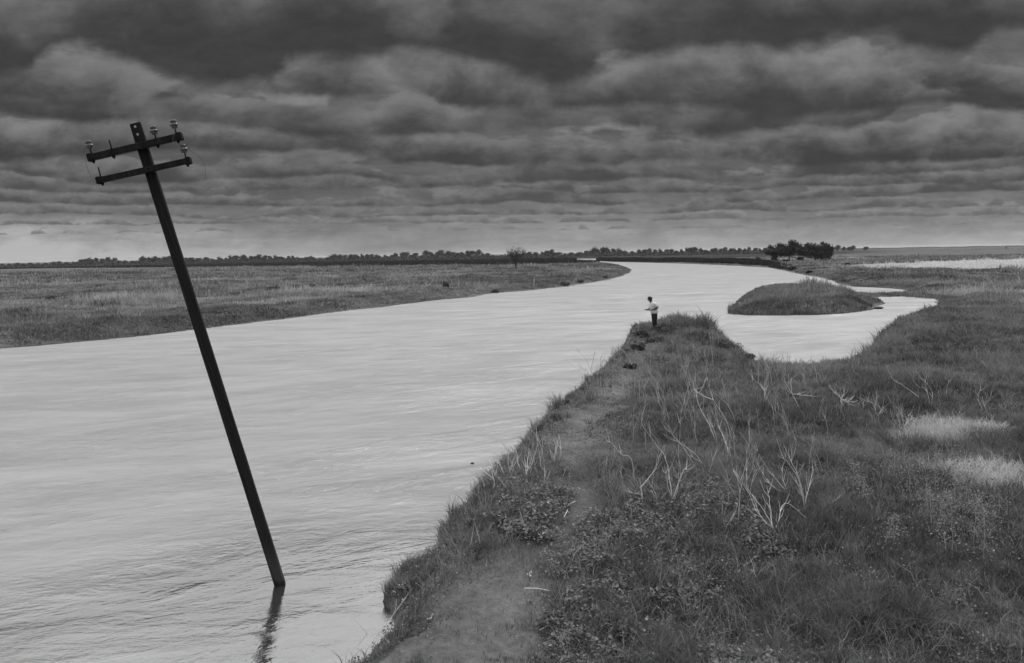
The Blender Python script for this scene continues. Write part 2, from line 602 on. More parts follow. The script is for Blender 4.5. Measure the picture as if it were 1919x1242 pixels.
v = mixf(t, veg, .016, a_dark)  # cloud shadow over the far field painted into the ground colour
v = mixf(t, v, pale, a_pale)
pm = t.ss(t.m('ADD', a_path, t.m('MULTIPLY', t.m('SUBTRACT', f1, .5), .55)), .38, .62)
v = mixf(t, v, soil, pm)
hgt = t.m('ADD', t.m('MULTIPLY', f1, 1.0), t.m('MULTIPLY', f4, .25))
finish(t, bsdf(t, t.xyz(v, v, v), .95, .12, bump(t, hgt, 1.0, .09)))

# water: silty river, small wind ripples
M_water, t = mat('river_water')
g = t.n('ShaderNodeNewGeometry')
pos = g.outputs['Position']
cur = t.mapping(pos, rot=(0, 0, R(-28)))
patch = t.noise(t.mapping(cur, scale=(.05, .13, 1)), 1.0, 4, .55, .6)
sp = t.n('ShaderNodeSeparateXYZ')
t.put(sp.inputs[0], pos)
# out in the open reach the silty colour is painted paler to make up for missing sky sheen, and the wind roughens it; by the near bank it lies slack
reach = t.ss(t.m('ADD', t.m('ADD', sp.outputs[1], t.m('MULTIPLY', t.m('MAXIMUM', t.m('SUBTRACT', -4.8, sp.outputs[0]), 0.0), .9)), t.m('MULTIPLY', t.m('SUBTRACT', patch, .5), 4.0)), 13.0, 17.5)
patch2 = t.noise(t.mapping(cur, scale=(.2, .5, 1), loc=(5, 3, 0)), 1.0, 4, .6, .8)
rip = t.noise(t.mapping(cur, scale=(2.6, 5.6, 1)), 1.0, 3, .55, .3)
rip2 = t.noise(t.mapping(pos, scale=(8.5, 15, 1), rot=(0, 0, R(22))), 1.0, 2, .5, .2)
rip3 = t.noise(t.mapping(pos, scale=(.35, .9, 1), rot=(0, 0, R(-20))), 1.0, 3, .5, .5)
amp = t.m('ADD', .22, t.m('MULTIPLY', t.ss(patch2, .45, .72), .9))
amp = t.m('MULTIPLY', amp, t.ss(patch, .3, .65, .45, 1.25))
h = t.m('ADD', t.m('MULTIPLY', rip, .011), t.m('MULTIPLY', rip2, .0046))
boil = t.noise(t.mapping(cur, scale=(.09, .30, 1), loc=(1, 8, 0)), 1.0, 5, .62, .9)
h = t.m('MULTIPLY', h, t.m('ADD', amp, t.m('MULTIPLY', t.ss(boil, .52, .68), t.m('MULTIPLY', reach, 2.6))))
ripl = t.noise(t.mapping(pos, scale=(1.5, 2.9, 1), rot=(0, 0, R(-16)), loc=(3, 1, 0)), 1.0, 6, .68, .4)
chop = t.m('MULTIPLY', t.ss(boil, .40, .64, .35, 1.0), t.m('ADD', .35, reach))
h = t.m('ADD', h, t.m('ADD', t.m('MULTIPLY', rip3, .012), t.m('MULTIPLY', ripl, t.m('MULTIPLY', chop, t.m('ADD', .035, t.m('MULTIPLY', reach, .11))))))
b = t.n('ShaderNodeBump')
b.inputs['Strength'].default_value = 1.0
b.inputs['Distance'].default_value = 1.0
t.put(b.inputs['Height'], h)
WN = b.outputs[0]
fr = t.n('ShaderNodeFresnel')
fr.inputs[0].default_value = 1.6
t.put(fr.inputs[1], WN)
gl = t.n('ShaderNodeBsdfGlossy')
gcol = t.lin(reach, 0, 1, .50, .90)
t.put(gl.inputs[0], t.xyz(gcol, gcol, gcol))
t.put(gl.inputs['Roughness'], t.m('ADD', .045, t.m('MULTIPLY', reach, t.ss(patch2, .35, .65, .07, .16))))
t.put(gl.inputs['Normal'], WN)
df = t.n('ShaderNodeBsdfDiffuse')
silt_sheen = t.m('MULTIPLY', t.m('ADD', .07, t.m('MULTIPLY', reach, t.lin(sp.outputs[1], 15.0, 60.0, .235, .30))), t.m('MULTIPLY', t.ss(patch2, .3, .7, .93, 1.05), t.ss(t.noise(t.mapping(pos, scale=(.12, .42, 1), rot=(0, 0, R(-14))), 1.0, 7, .70, .8), .3, .7, .87, 1.11)))  # sky sheen and dark ripple patches put into the silty colour
t.put(df.inputs[0], t.xyz(silt_sheen, silt_sheen, silt_sheen))
t.put(df.inputs['Normal'], WN)
mx = t.n('ShaderNodeMixShader')
t.put(mx.inputs[0], t.m('ADD', t.m('MULTIPLY', fr.outputs[0], .20), t.m('SUBTRACT', .68, t.m('MULTIPLY', reach, .55)), clamp=True))
t.put(mx.inputs[1], df.outputs[0])
t.put(mx.inputs[2], gl.outputs[0])
finish(t, mx.outputs[0])

# ------------------------------------------------------------------ ground sheet (polar grid, dense in front)
azs = np.concatenate([np.arange(-180, -44, 4.0), np.arange(-44, 44, .14), np.arange(44, 180, 4.0)])
rs = np.concatenate([[0.01, 1.5, 3], np.geomspace(4, 60, 330), np.geomspace(60.7, 1500, 260), np.geomspace(1600, 30000, 25)])
A, RR = np.meshgrid(np.radians(azs), rs, indexing='ij')
gx, gy = (RR * np.sin(A)).ravel(), (RR * np.cos(A)).ravel()
gd = sdf(gx, gy)
gz = height(gx, gy, gd)
na, nr = len(azs), len(rs)
ii, jj = np.meshgrid(np.arange(na), np.arange(nr - 1), indexing='ij')
i2 = (ii + 1) % na
fq = np.stack([ii * nr + jj, ii * nr + jj + 1, i2 * nr + jj + 1, i2 * nr + jj], -1).reshape(-1, 4)


def to_px(x, y, z):
    """photo pixel of a world point (only used to read where a field's edge lies)"""
    Mi = np.array(CAM_M.transposed())
    v = Mi @ np.stack([x, y, np.asarray(z) - CAMZ])
    return W0 / 2 + FPX * v[0] / -v[2], H0 / 2 - FPX * v[1] / -v[2]


def pale_f(x, y):
    """the strip of bleached field on the right, world outline"""
    n = fbm(x * .05, y * .05, 31, 4) - .5
    n2 = fbm(x * .5, y * .25, 32, 3) - .5
    az = x / np.maximum(y, 1)
    # strip 150..250 m out, from azimuth .42 rightwards, narrower to the left
    yc = 195 + 12 * (az - .5)
    hw = np.interp(az, [.40, .46, .52, .58, .64, .9], [0, 10, 16, 32, 48, 60])
    f = sst(hw * 1.15 - np.abs(y - yc + 30 * n), -14, 2) * sst(az, .38, .47)
    # thin pale line beneath the big trees
    f2 = sst(9 - np.abs(y - 345 - 30 * n), -4, 4) * sst(az, .2, .27) * (1 - sst(az, .42, .47)) * sst(n2, -.12, .05)
    return np.clip(np.maximum(f, f2 * .55), 0, 1)


def cloud_shade_f(x, y):  # where the far field is coloured darker in place of cloud shadow
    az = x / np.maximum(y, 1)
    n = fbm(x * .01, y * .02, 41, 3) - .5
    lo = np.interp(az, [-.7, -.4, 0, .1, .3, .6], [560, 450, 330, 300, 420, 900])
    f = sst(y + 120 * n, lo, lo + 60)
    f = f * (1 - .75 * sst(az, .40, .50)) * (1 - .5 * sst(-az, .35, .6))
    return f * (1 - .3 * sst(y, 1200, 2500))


gbare = sst(path_d(gx, gy), 0.35, -0.3) * near_mask(gx, gy) * (.45 + .55 * sst(gy, 14, 10.5))
gbare = np.maximum(gbare, sst(gd, .9, .2) * sst(gd, -.6, 0) * .8 * near_mask(gx, gy))
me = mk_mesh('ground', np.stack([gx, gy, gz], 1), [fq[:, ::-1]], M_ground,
             {'bare': gbare, 'pale': pale_f(gx, gy), 'dark': cloud_shade_f(gx, gy)}, smooth=True)
add('ground', me, kind='structure')

# water sheet
q = 2500.0
wm = mk_mesh('river', [(-q, -q, 0), (q, -q, 0), (q, q, 0), (-q, q, 0)], [np.array([[0, 1, 2, 3]])], M_water)
add('river', wm, kind='structure')


# ------------------------------------------------------------------ blades
def blade_mesh(name, x, y, z, hgt_, wid, lean, tone, m, curl=0.5, tips=None):
    n = len(x)
    ang = rng.uniform(0, 2 * np.pi, n)
    la = rng.uniform(0, 2 * np.pi, n)
    lx, ly = np.cos(la) * lean * hgt_, np.sin(la) * lean * hgt_
    wx, wy = np.cos(ang) * wid * .5, np.sin(ang) * wid * .5
    b = np.stack([x, y, z - .02], 1)
    wv = np.stack([wx, wy, np.zeros(n)], 1)
    mid = b + np.stack([lx * .35, ly * .35, hgt_ * .55], 1)
    tip = b + np.stack([lx, ly, hgt_ * (1 - .25 * lean)], 1)
    co = np.stack([b - wv, b + wv, mid + wv * .8, mid - wv * .8, tip], 1).reshape(-1, 3)
    k = np.arange(n)[:, None] * 5
    return mk_mesh(name, co, [k + np.array([[0, 1, 2, 3]]), k + np.array([[3, 2, 4]])], m, {'tone': np.repeat(tone, 5)})


def leaf_mesh(name, c, size, up_bias, tone, m):
    n = len(c)
    nrm = rng.normal(0, 1, (n, 3))
    nrm[:, 2] = np.abs(nrm[:, 2]) + up_bias
    nrm /= np.linalg.norm(nrm, axis=1)[:, None]
    a = np.cross(nrm, rng.normal(0, 1, (n, 3)))
    a /= np.linalg.norm(a, axis=1)[:, None]
    b = np.cross(nrm, a)
    s = size[:, None]
    co = np.stack([c - a * s * .5, c + b * s * .34 - a * s * .05 + nrm * s * .08, c + a * s * .55, c - b * s * .34 - a * s * .05 + nrm * s * .08], 1).reshape(-1, 3)
    k = np.arange(n)[:, None] * 4
    return mk_mesh(name, co, [k + np.array([[0, 1, 2]]), k + np.array([[0, 2, 3]])], m, {'tone': np.repeat(tone, 4)})



def scatter(n, r0, r1, a0, a1, p=0.0):
    u = rng.uniform(0, 1, n)
    r = r0 * (r1 / r0) ** u
    a = np.radians(rng.uniform(a0, a1, n))
    return r * np.sin(a), r * np.cos(a), r


# leafy patches (broad-leaved creeping plants) - world ellipses
leaf_px = [(980, 945, 85, 45), (960, 985, 60, 25), (1190, 985, 110, 45), (1300, 960, 110, 45), (1130, 1060, 130, 60), (1240, 1075, 110, 60), (1050, 1110, 40, 30),
           (1400, 1000, 90, 40), (1200, 1170, 140, 50), (1350, 1210, 120, 40), (1160, 1220, 100, 30)]
LEAFP = []
for a, b_, rx, ry in leaf_px:
    c = P(a, b_, .8)
    e = P(a + rx, b_, .8)
    f = P(a, b_ - ry, .8)
    LEAFP.append((c.x, c.y, (e - c).length, (f - c).length))


def leaf_f(x, y):
    o = np.zeros(np.shape(x))
    n = 1.1 * (fbm(x * 1.1, y * 1.1, 51, 4) - .5)
    for cx, cy, rx, ry in LEAFP:
        dd = np.hypot((x - cx) / rx, (y - cy) / ry) + 2 * n
        o = np.maximum(o, sst(dd, 1.15, .35))
    return o * sst(fbm(x * 2.6, y * 2.6, 57, 3), .36, .56)


pale_m = [(P(1782, 812, .9), 1.2, 1.0), (P(1850, 905, .9), 1.0, .8), (P(1740, 835, .9), .8, .6)]


def pale_mound(x, y):
    o = np.zeros(np.shape(x))
    n = fbm(x * 2, y * 2, 61, 3) - .5
    for c, rx, ry in pale_m:
        o = np.maximum(o, sst(np.hypot((x - c.x) / rx, (y - c.y) / ry) + 1.2 * n, 1.1, .5))
    return o


# near grass
x, y, r = scatter(1800000, 5.0, 75, -32, 55)
d = land(x, y)
nm = near_mask(x, y)
pd = path_d(x, y) + .5 * (fbm(x * 2.5, y * 2.5, 71, 3) - .5)
lf = leaf_f(x, y)
bareN = np.maximum(sst(pd, .35, -.25) * (.55 + .45 * sst(y, 13.5, 10.5)), sst(fbm(x * 1.2, y * 1.2, 77, 4), .62, .72) * sst(pd, 2.5, .5))
keep = (d > -.35) & (rng.uniform(0, 1, len(x)) > bareN * (.99 - .28 * sst(fbm(x * 2.4, y * 2.4, 79, 3), .52, .66))) & (rng.uniform(0, 1, len(x)) > lf * .6)
x, y, r, d, pd, lf = [q_[keep] for q_ in (x, y, r, d, pd, lf)]
z = height(x, y)
k = z > .04
x, y, r, d, pd, lf, z = [q_[k] for q_ in (x, y, r, d, pd, lf, z)]
cl = fbm(x * .8, y * .8, 81, 4)
cl2 = fbm(x * 5, y * 5, 82, 2)
tall = sst(cl, .35, .7)
hg = (.07 + .20 * tall + .10 * cl2) * rng.uniform(.5, 1.3, len(x)) * (.35 + .65 * sst(pd, .1, 1.6))
hg *= 1 + .35 * sst(x, 3, 9)
hg *= 1 + 1.1 * sst(d, .5, .1) * sst(fbm(x * 3, y * 3, 87, 2), .4, .6)
wd = np.maximum(.009, r * .00065) * rng.uniform(.7, 1.3, len(x))
big = fbm(x * .35, y * .35, 83, 4)
tone = .10 + .75 * sst(big, .35, .68) * .6 + .75 * (cl2 - .5) + .5 * (fbm(x * 2.2, y * 2.2, 86, 3) - .5) + rng.normal(0, .17, len(x)) + .30 * sst(y, 12, 8) * sst(x, 0, 3)
hg *= 1 + 1.0 * gauss(x, y, MAN.x + 1.5, MAN.y - 1.5, 5.0) * sst(fbm(x * 1.5, y * 1.5, 88, 2), .35, .6)
straw = rng.uniform(0, 1, len(x)) < .06
tone = np.where(straw, 1.0, tone)
pmn = pale_mound(x, y)
tone = np.where(rng.uniform(0, 1, len(x)) < pmn, rng.uniform(1.2, 2.3, len(x)), tone)
gme = blade_mesh('bank_grass', x, y, z, hg, wd, rng.uniform(.15, .9, len(x)), np.clip(tone, 0, 2.3), M_grass)
add('bank_grass', gme, kind='stuff', label='grass covering the near bank')

# coarse tussocks among the short grass
tx, ty, tr = scatter(30000, 5.5, 60, -20, 55)
k = (height(tx, ty) > .12) & (path_d(tx, ty) > .15) & (near_mask(tx, ty) > .5) & (rng.uniform(0, 1, len(tx)) < sst(fbm(tx * .5, ty * .5, 120, 3), .30, .62))
tx, ty, tr = tx[k], ty[k], tr[k]
nb = 9
sz = rng.uniform(.5, 1.5, len(tx))
ttn = rng.normal(.45, .35, len(tx))
x = np.repeat(tx, nb) + rng.normal(0, .035, len(tx) * nb) * np.repeat(sz, nb)
y = np.repeat(ty, nb) + rng.normal(0, .035, len(tx) * nb) * np.repeat(sz, nb)
hg = np.repeat(sz, nb) * rng.uniform(.12, .36, len(x))
gme = blade_mesh('tussock_grass', x, y, height(x, y), hg, np.maximum(.010, np.repeat(tr, nb) * .0007) * rng.uniform(.6, 1.5, len(x)), rng.uniform(.3, 1.2, len(x)),
                 np.clip(np.repeat(ttn, nb) + rng.normal(0, .15, len(x)), 0, 1), M_grass)
add('tussock_grass', gme, kind='stuff', label='coarse tussocks over the near bank')
# small weeds with round leaves everywhere
x, y, r = scatter(500000, 5.5, 34, -20, 52)
k = (height(x, y) > .03) & (rng.uniform(0, 1, len(x)) < (.10 + .9 * sst(fbm(x * 1.3, y * 1.3, 125, 4), .42, .66)) * .5 * np.maximum(sst(path_d(x, y), -.3, .5), .35 * sst(fbm(x * 1.9, y * 1.9, 128, 3), .56, .68)))
x, y, r = x[k], y[k], r[k]
z = height(x, y) + rng.uniform(.01, .20, len(x)) * (.4 + fbm(x * 2, y * 2, 126, 2))
lm = leaf_mesh('low_weeds', np.stack([x, y, z], 1), np.maximum(rng.uniform(.018, .05, len(x)), r * .0012), .7, np.clip(rng.normal(.32, .3, len(x)), 0, 1.2), M_leaf)
add('low_weeds', lm, kind='stuff', label='small round-leaved weeds through the grass')

# bleached grass on the two mounds
xs, ys = [], []
for c_, rx_, ry_ in pale_m:
    a_ = rng.uniform(0, 2 * np.pi, 9000)
    q_ = np.sqrt(rng.uniform(0, 1, 9000)) * 1.3
    xs.append(c_.x + np.cos(a_) * q_ * rx_)
    ys.append(c_.y + np.sin(a_) * q_ * ry_)
x, y = np.concatenate(xs), np.concatenate(ys)
k = rng.uniform(0, 1, len(x)) < pale_mound(x, y) * sst(fbm(x * 5, y * 5, 66, 3), .3, .6)
x, y = x[k], y[k]
gme = blade_mesh('bleached_grass', x, y, height(x, y), rng.uniform(.12, .42, len(x)), rng.uniform(.008, .018, len(x)), rng.uniform(.2, 1.0, len(x)), rng.uniform(0, 1.1, len(x)), M_straw)
add('bleached_grass', gme, kind='stuff', label='bleached grass on the two mounds at right')

# far grass
x, y, r = scatter(920000, 50, 460, -42, 50)
d = sdf(x, y)
keep = (d > .3) & ~((near_mask(x, y) > .5) & (r < 75))
x, y, r, d = [q_[keep] for q_ in (x, y, r, d)]
z = height(x, y, d)
cl = fbm(x * .12, y * .12, 91, 5)
cl2 = fbm(x * .9, y * .9, 92, 3)
pf = pale_f(x, y)
dk = cloud_shade_f(x, y)
hg = (.18 + .55 * sst(cl, .4, .75) * sst(d, 1, 8)) * rng.uniform(.4, 1.3, len(x))
hg = hg * (1 + 1.0 * isl_mask(x, y) * sst(fbm(x * .6, y * .35, 24, 3), .45, .7))
wd = r * .0009 * rng.uniform(.6, 1.5, len(x))
streak = fbm(x * .05, y * .09, 95, 5)
tone = .10 + .38 * sst(streak, .38, .64) + .55 * (cl2 - .5) + rng.normal(0, .16, len(x))
tone = tone - .35 * sst(fbm(x * .6, y * .3, 99, 3), .58, .72)
tone = tone + .55 * (fbm(x * .25, y * .12, 98, 4) - .5)
tone = tone + .26 * sst(-x, 3, 22) * sst(y, 240, 150) * sst(d, 1, 8)
tuft = sst(fbm(x * .35, y * .35, 97, 3), .50, .66) * sst(d, 3, 9)
rightg = np.exp(-((x - 46) / 13) ** 2 - ((y - 74) / 22) ** 2) * sst(fbm(x * .25, y * .2, 96, 3), .32, .55)
hg = hg * (1 + 1.1 * rightg)
tone = tone + .55 * rightg
pick = rng.uniform(0, 1, len(x)) < tuft * .35
hg = np.where(pick, hg * 1.7, hg)
tone = np.where(pick, tone + .35, tone)
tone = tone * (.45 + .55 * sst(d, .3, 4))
tone = tone * (1 - .9 * dk)  # blades take the same painted cloud shadow
tone = np.where(isl_mask(x, y) > .4, tone * .7, tone)
tone = np.where(rng.uniform(0, 1, len(x)) < pf * 1.2, rng.uniform(1.2, 1.8, len(x)), tone)
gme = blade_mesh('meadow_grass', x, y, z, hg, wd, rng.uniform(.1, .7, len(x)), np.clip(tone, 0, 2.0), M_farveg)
add('meadow_grass', gme, kind='stuff', label='meadow grass on the far banks')


# ------------------------------------------------------------------ leaves
x, y, r = scatter(1100000, 6.5, 22, -15, 25)
lf = leaf_f(x, y)
keep = (rng.uniform(0, 1, len(x)) < lf * .42) & (land(x, y) > .05)
x, y = x[keep], y[keep]
dl = sdf(x, y)
lay = rng.uniform(0, 1, len(x)) ** .8
z = height(x, y, dl) + lay * (.10 + .16 * fbm(x * 3, y * 3, 101, 3))
tone = .15 + .55 * fbm(x * 6, y * 6, 103, 2) + rng.normal(0, .2, len(x))
lm = leaf_mesh('creeping_leaves', np.stack([x, y, z], 1), rng.uniform(.03, .075, len(x)), 1.0, np.clip(tone, 0, 1.4), M_leaf)
add('creeping_leaves', lm, kind='stuff', label='broad-leaved ground cover beside the path')


# ------------------------------------------------------------------ tubes, boxes, lathes
def tube_into(bm, pts, r0, r1, sides=5):
    pts = [Vector(p_) for p_ in pts]
    rings = []
    n = len(pts)
    for i, p_ in enumerate(pts):
        dirv = (pts[min(i + 1, n - 1)] - pts[max(i - 1, 0)])
        if dirv.length < 1e-7:
            dirv = Vector((0, 0, 1))
        dirv.normalize()
        s = dirv.cross(Vector((.31, .87, .12)))
        s.normalize()
        q_ = dirv.cross(s)
        rr = r0 + (r1 - r0) * i / (n - 1)
        rings.append([bm.verts.new(p_ + (s * math.cos(k * 2 * math.pi / sides) + q_ * math.sin(k * 2 * math.pi / sides)) * rr) for k in range(sides)])
    for a, b_ in zip(rings, rings[1:]):
        for k in range(sides):
            bm.faces.new((a[k], a[(k + 1) % sides], b_[(k + 1) % sides], b_[k]))
    bm.faces.new(rings[0][::-1])
    bm.faces.new(rings[-1])


def box_into(bm, c, sx, sy, sz, ax=None, bev=0.0):
    M = Matrix.Translation(c)
    if ax is not None:
        M = M @ ax.to_4x4()
    r_ = bmesh.ops.create_cube(bm, size=1.0, matrix=M @ Matrix.Diagonal((sx, sy, sz, 1)))
    if bev:
        es = list({e for v_ in r_['verts'] for e in v_.link_edges})
        bmesh.ops.bevel(bm, geom=es, offset=bev, segments=2, affect='EDGES', profile=.6)


def lathe_into(bm, prof, M, sides=16):
    rings = []
    for r_, z_ in prof:
        rings.append([bm.verts.new(M @ Vector((r_ * math.cos(k * 2 * math.pi / sides), r_ * math.sin(k * 2 * math.pi / sides), z_))) for k in range(sides)])
    for a, b_ in zip(rings, rings[1:]):
        for k in range(sides):
            bm.faces.new((a[k], a[(k + 1) % sides], b_[(k + 1) % sides], b_[k]))
    bm.faces.new(rings[0][::-1])
    bm.faces.new(rings[-1])


def bobj(name, bm, m, parent=None, smooth=False, **props):
    me_ = bpy.data.meshes.new(name)
    bmesh.ops.recalc_face_normals(bm, faces=bm.faces)
    bm.to_mesh(me_)
    bm.free()
    me_.materials.append(m)
    if smooth:
        for p_ in me_.polygons:
            p_.use_smooth = True
    return add(name, me_, parent, **props)


# ------------------------------------------------------------------ utility pole
base_w = P(525, 1095, 0)
PY = base_w.y
top_w = PD(254, 232, PY)
pdir = (top_w - base_w).normalized()
foot = base_w - pdir * 1.9
pole = empty('utility_pole', base_w, 'black leaning timber utility pole standing in the river, with two crossarms', 'utility pole')


def loc(v_):
    return Vector(v_) - base_w


yax = Vector((base_w.x * .9, base_w.y, 0)).normalized()
xax = yax.cross(pdir).normalized()
yax2 = pdir.cross(xax).normalized()
PAX = Matrix((xax, yax2, pdir)).transposed()
L = (top_w - foot).length
bm = bmesh.new()
nseg = 26
rings = []
for i in range(nseg + 1):
    f = i / nseg
    hw = .086 - .006 * f
    c = loc(foot + pdir * L * f)
    ring = []
    bv = .016
    for sx, sy in ((-1, -1), (1, -1), (1, 1), (-1, 1)):
        for (ox, oy) in (((0, 1), (1, 0)) if sx * sy > 0 else ((1, 0), (0, 1))):
            jx = (hw - bv * ox) * sx + random.uniform(-.0022, .0022)
            jy = (hw - bv * oy) * sy + random.uniform(-.0022, .0022)
            ring.append(bm.verts.new(c + xax * jx + yax2 * jy + (pdir * random.uniform(-.02, .02) if i == nseg else Vector())))
    rings.append(ring)
for a, b_ in zip(rings, rings[1:]):
    for k in range(8):
        bm.faces.new((a[k], a[(k + 1) % 8], b_[(k + 1) % 8], b_[k]))
bm.faces.new(rings[0][::-1])
bm.faces.new(rings[-1])
bmesh.ops.recalc_face_normals(bm, faces=bm.faces)
shaft = bobj('shaft', bm, M_wood, pole)
# two bolt holes that let the sky through
hb = bmesh.new()
for (hx, hy_) in ((253.3, 237), (257.8, 251.5)):
    c = loc(PD(hx, hy_, PY))
    vd = (c + base_w - Vector((0, 0, CAMZ))).normalized()
    tube_into(hb, [c - vd * .4, c + vd * .4], .019, .019, 10)
hm = bpy.data.meshes.new('hole_cutter')
bmesh.ops.recalc_face_normals(hb, faces=hb.faces)
hb.to_mesh(hm)
hb.free()
ho = bpy.data.objects.new('hole_cutter', hm)
COL.objects.link(ho)
ho.parent = pole
md = shaft.modifiers.new('holes', 'BOOLEAN')
md.object = ho
md.operation = 'DIFFERENCE'
md.solver = 'EXACT'
bpy.context.view_layer.update()
dg = bpy.context.evaluated_depsgraph_get()
nm_ = bpy.data.meshes.new_from_object(shaft.evaluated_get(dg))
shaft.modifiers.clear()
shaft.data = nm_
bpy.data.objects.remove(ho)


def crossarm(pa, pb, hh, dep, pins, insul):
    a, b_ = loc(PD(pa[0], pa[1], PY)), loc(PD(pb[0], pb[1], PY))
    off = -yax2 * (.083 + dep / 2 - .012)
    a, b_ = a * 1.0 + off, b_ * 1.0 + off
    ex = (b_ - a).normalized()
    ez = ex.cross(Vector((0, 1, 0))).normalized()
    if ez.z < 0:
        ez = -ez
    ey = ez.cross(ex)
    AX = Matrix((ex, ey, ez)).transposed()
    bm_ = bmesh.new()
    box_into(bm_, (a + b_) / 2, (b_ - a).length, dep, hh, AX, .012)
    arm = bobj('crossarm', bm_, M_wood, pole)
    for s, e in ((a, ex), (b_, -ex)):
        bm_ = bmesh.new()
        box_into(bm_, s + e * .035, .055, dep + .016, hh + .018, AX, .006)
        bobj('end_band', bm_, M_iron, arm)
    mid_ = (a + b_) / 2
    # through bolt at the pole
    bm_ = bmesh.new()
    cx = loc(base_w + pdir * ((mid_ + base_w - base_w).dot(pdir)))
    tube_into(bm_, [cx - yax2 * .17, cx + yax2 * .11], .011, .011, 8)
    tube_into(bm_, [cx - yax2 * .185, cx - yax2 * .165], .022, .022, 6)
    bobj('bolt', bm_, M_iron, arm)
    for (pu, pl) in pins:          # pu: length above the arm
        c = a + ex * (pl * (b_ - a).length)
        bm_ = bmesh.new()
        tube_into(bm_, [c - ez * (hh / 2 + .045), c + ez * (hh / 2 + pu)], .012, .010, 8)
        tube_into(bm_, [c - ez * (hh / 2 + .03), c - ez * (hh / 2 - .002)], .024, .024, 6)
        tube_into(bm_, [c + ez * (hh / 2 - .002), c + ez * (hh / 2 + .014)], .024, .020, 10)
        bobj('pin', bm_, M_iron, arm)
    for (pl, zo, wires) in insul:
        c = a + ex * (pl * (b_ - a).length) + ez * (hh / 2 + zo)
        Mi_ = Matrix.Translation(c) @ AX.to_4x4()
        prof = [(.020, .0), (.040, .004), (.046, .018), (.040, .034), (.056, .038), (.062, .052), (.054, .074), (.036, .088), (.030, .096), (.040, .104),
                (.044, .116), (.036, .130), (.012, .137)]
        bm_ = bmesh.new()
        lathe_into(bm_, prof, Mi_, 20)
        ins = bobj('insulator', bm_, M_porc, pole, smooth=True)
        bm_ = bmesh.new()
        ring = [c + ez * .100 + (ex * math.cos(t_) + ey * math.sin(t_)) * .040 for t_ in [k * .52 for k in range(14)]]
        tube_into(bm_, ring, .006, .006, 5)
        for wpts in wires:
            pts = [c + ez * .105 + ex * .02]
            for (u, v_, dpt) in wpts:
                pts.append(c + Vector((u, dpt, v_)))
            # smooth the path
            sm = []
            for k in range(len(pts) - 1):
                p0, p1, p2, p3 = pts[max(k - 1, 0)], pts[k], pts[k + 1], pts[min(k + 2, len(pts) - 1)]
                for s_ in range(6):
                    u_ = s_ / 6
                    sm.append(.5 * ((2 * p1) + (p2 - p0) * u_ + (2 * p0 - 5 * p1 + 4 * p2 - p3) * u_ ** 2 + (3 * p1 - p0 - 3 * p2 + p3) * u_ ** 3))
            sm.append(pts[-1])
            tube_into(bm_, sm, .005 if (len(wpts) < 3) else .0028, .0022, 5)
        bobj('tie_wire', bm_, M_wire, ins)
    return arm


crossarm((169, 299), (344, 257.5), .100, .095, [(.10, .045), (.14, .26), (.07, .73), (.08, .945)],
         [(.045, .07, [[(.03, .10, .02), (.09, .055, .02)], [(-.05, .07, .0), (-.09, -.05, 0), (-.085, -.3, .05), (-.02, -.48, .1), (.03, -.52, .1)]]),
          (.73, .06, [[(-.04, .10, 0), (-.10, .02, .03)], [(.05, .08, 0), (.085, .03, .02)]]),
          (.945, .08, [[(-.045, .10, 0), (-.05, .02, 0)], [(.03, -.05, -.1), (.02, -.24, -.15), (.16, -.29, -.18), (.30, -.23, -.2), (.42, -.13, -.25)]])])
crossarm((185, 341), (360, 302.5), .088, .09, [(.15, .05), (.08, .955)],
         [(.955, .08, [[(-.05, .12, 0), (-.13, .10, .02), (-.18, .07, .04)], [(.05, .09, 0), (.085, .03, .0), (.20, -.06, .05), (.28, -.22, .06), (.26, -.42, .08)]])])


# ------------------------------------------------------------------ dead weeds
def catmull(pts, k=4):
    out = []
    for i in range(len(pts) - 1):
        p0, p1, p2, p3 = pts[max(i - 1, 0)], pts[i], pts[i + 1], pts[min(i + 2, len(pts) - 1)]
        for s_ in range(k):
            u_ = s_ / k
            out.append(.5 * ((2 * p1) + (p2 - p0) * u_ + (2 * p0 - 5 * p1 + 4 * p2 - p3) * u_ ** 2 + (3 * p1 - p0 - 3 * p2 + p3) * u_ ** 3))
    out.append(pts[-1])
    return out


def gz_at(x_, y_):
    return float(height(np.array([x_]), np.array([y_]))[0])


def ground_hit(px, py):
    """march down the sight line to the terrain"""
    z_ = .8
    for _ in range(8):
        p_ = P(px, py, z_)
        z_ = .5 * z_ + .5 * max(gz_at(p_.x, p_.y), 0)
    return P(px, py, z_)


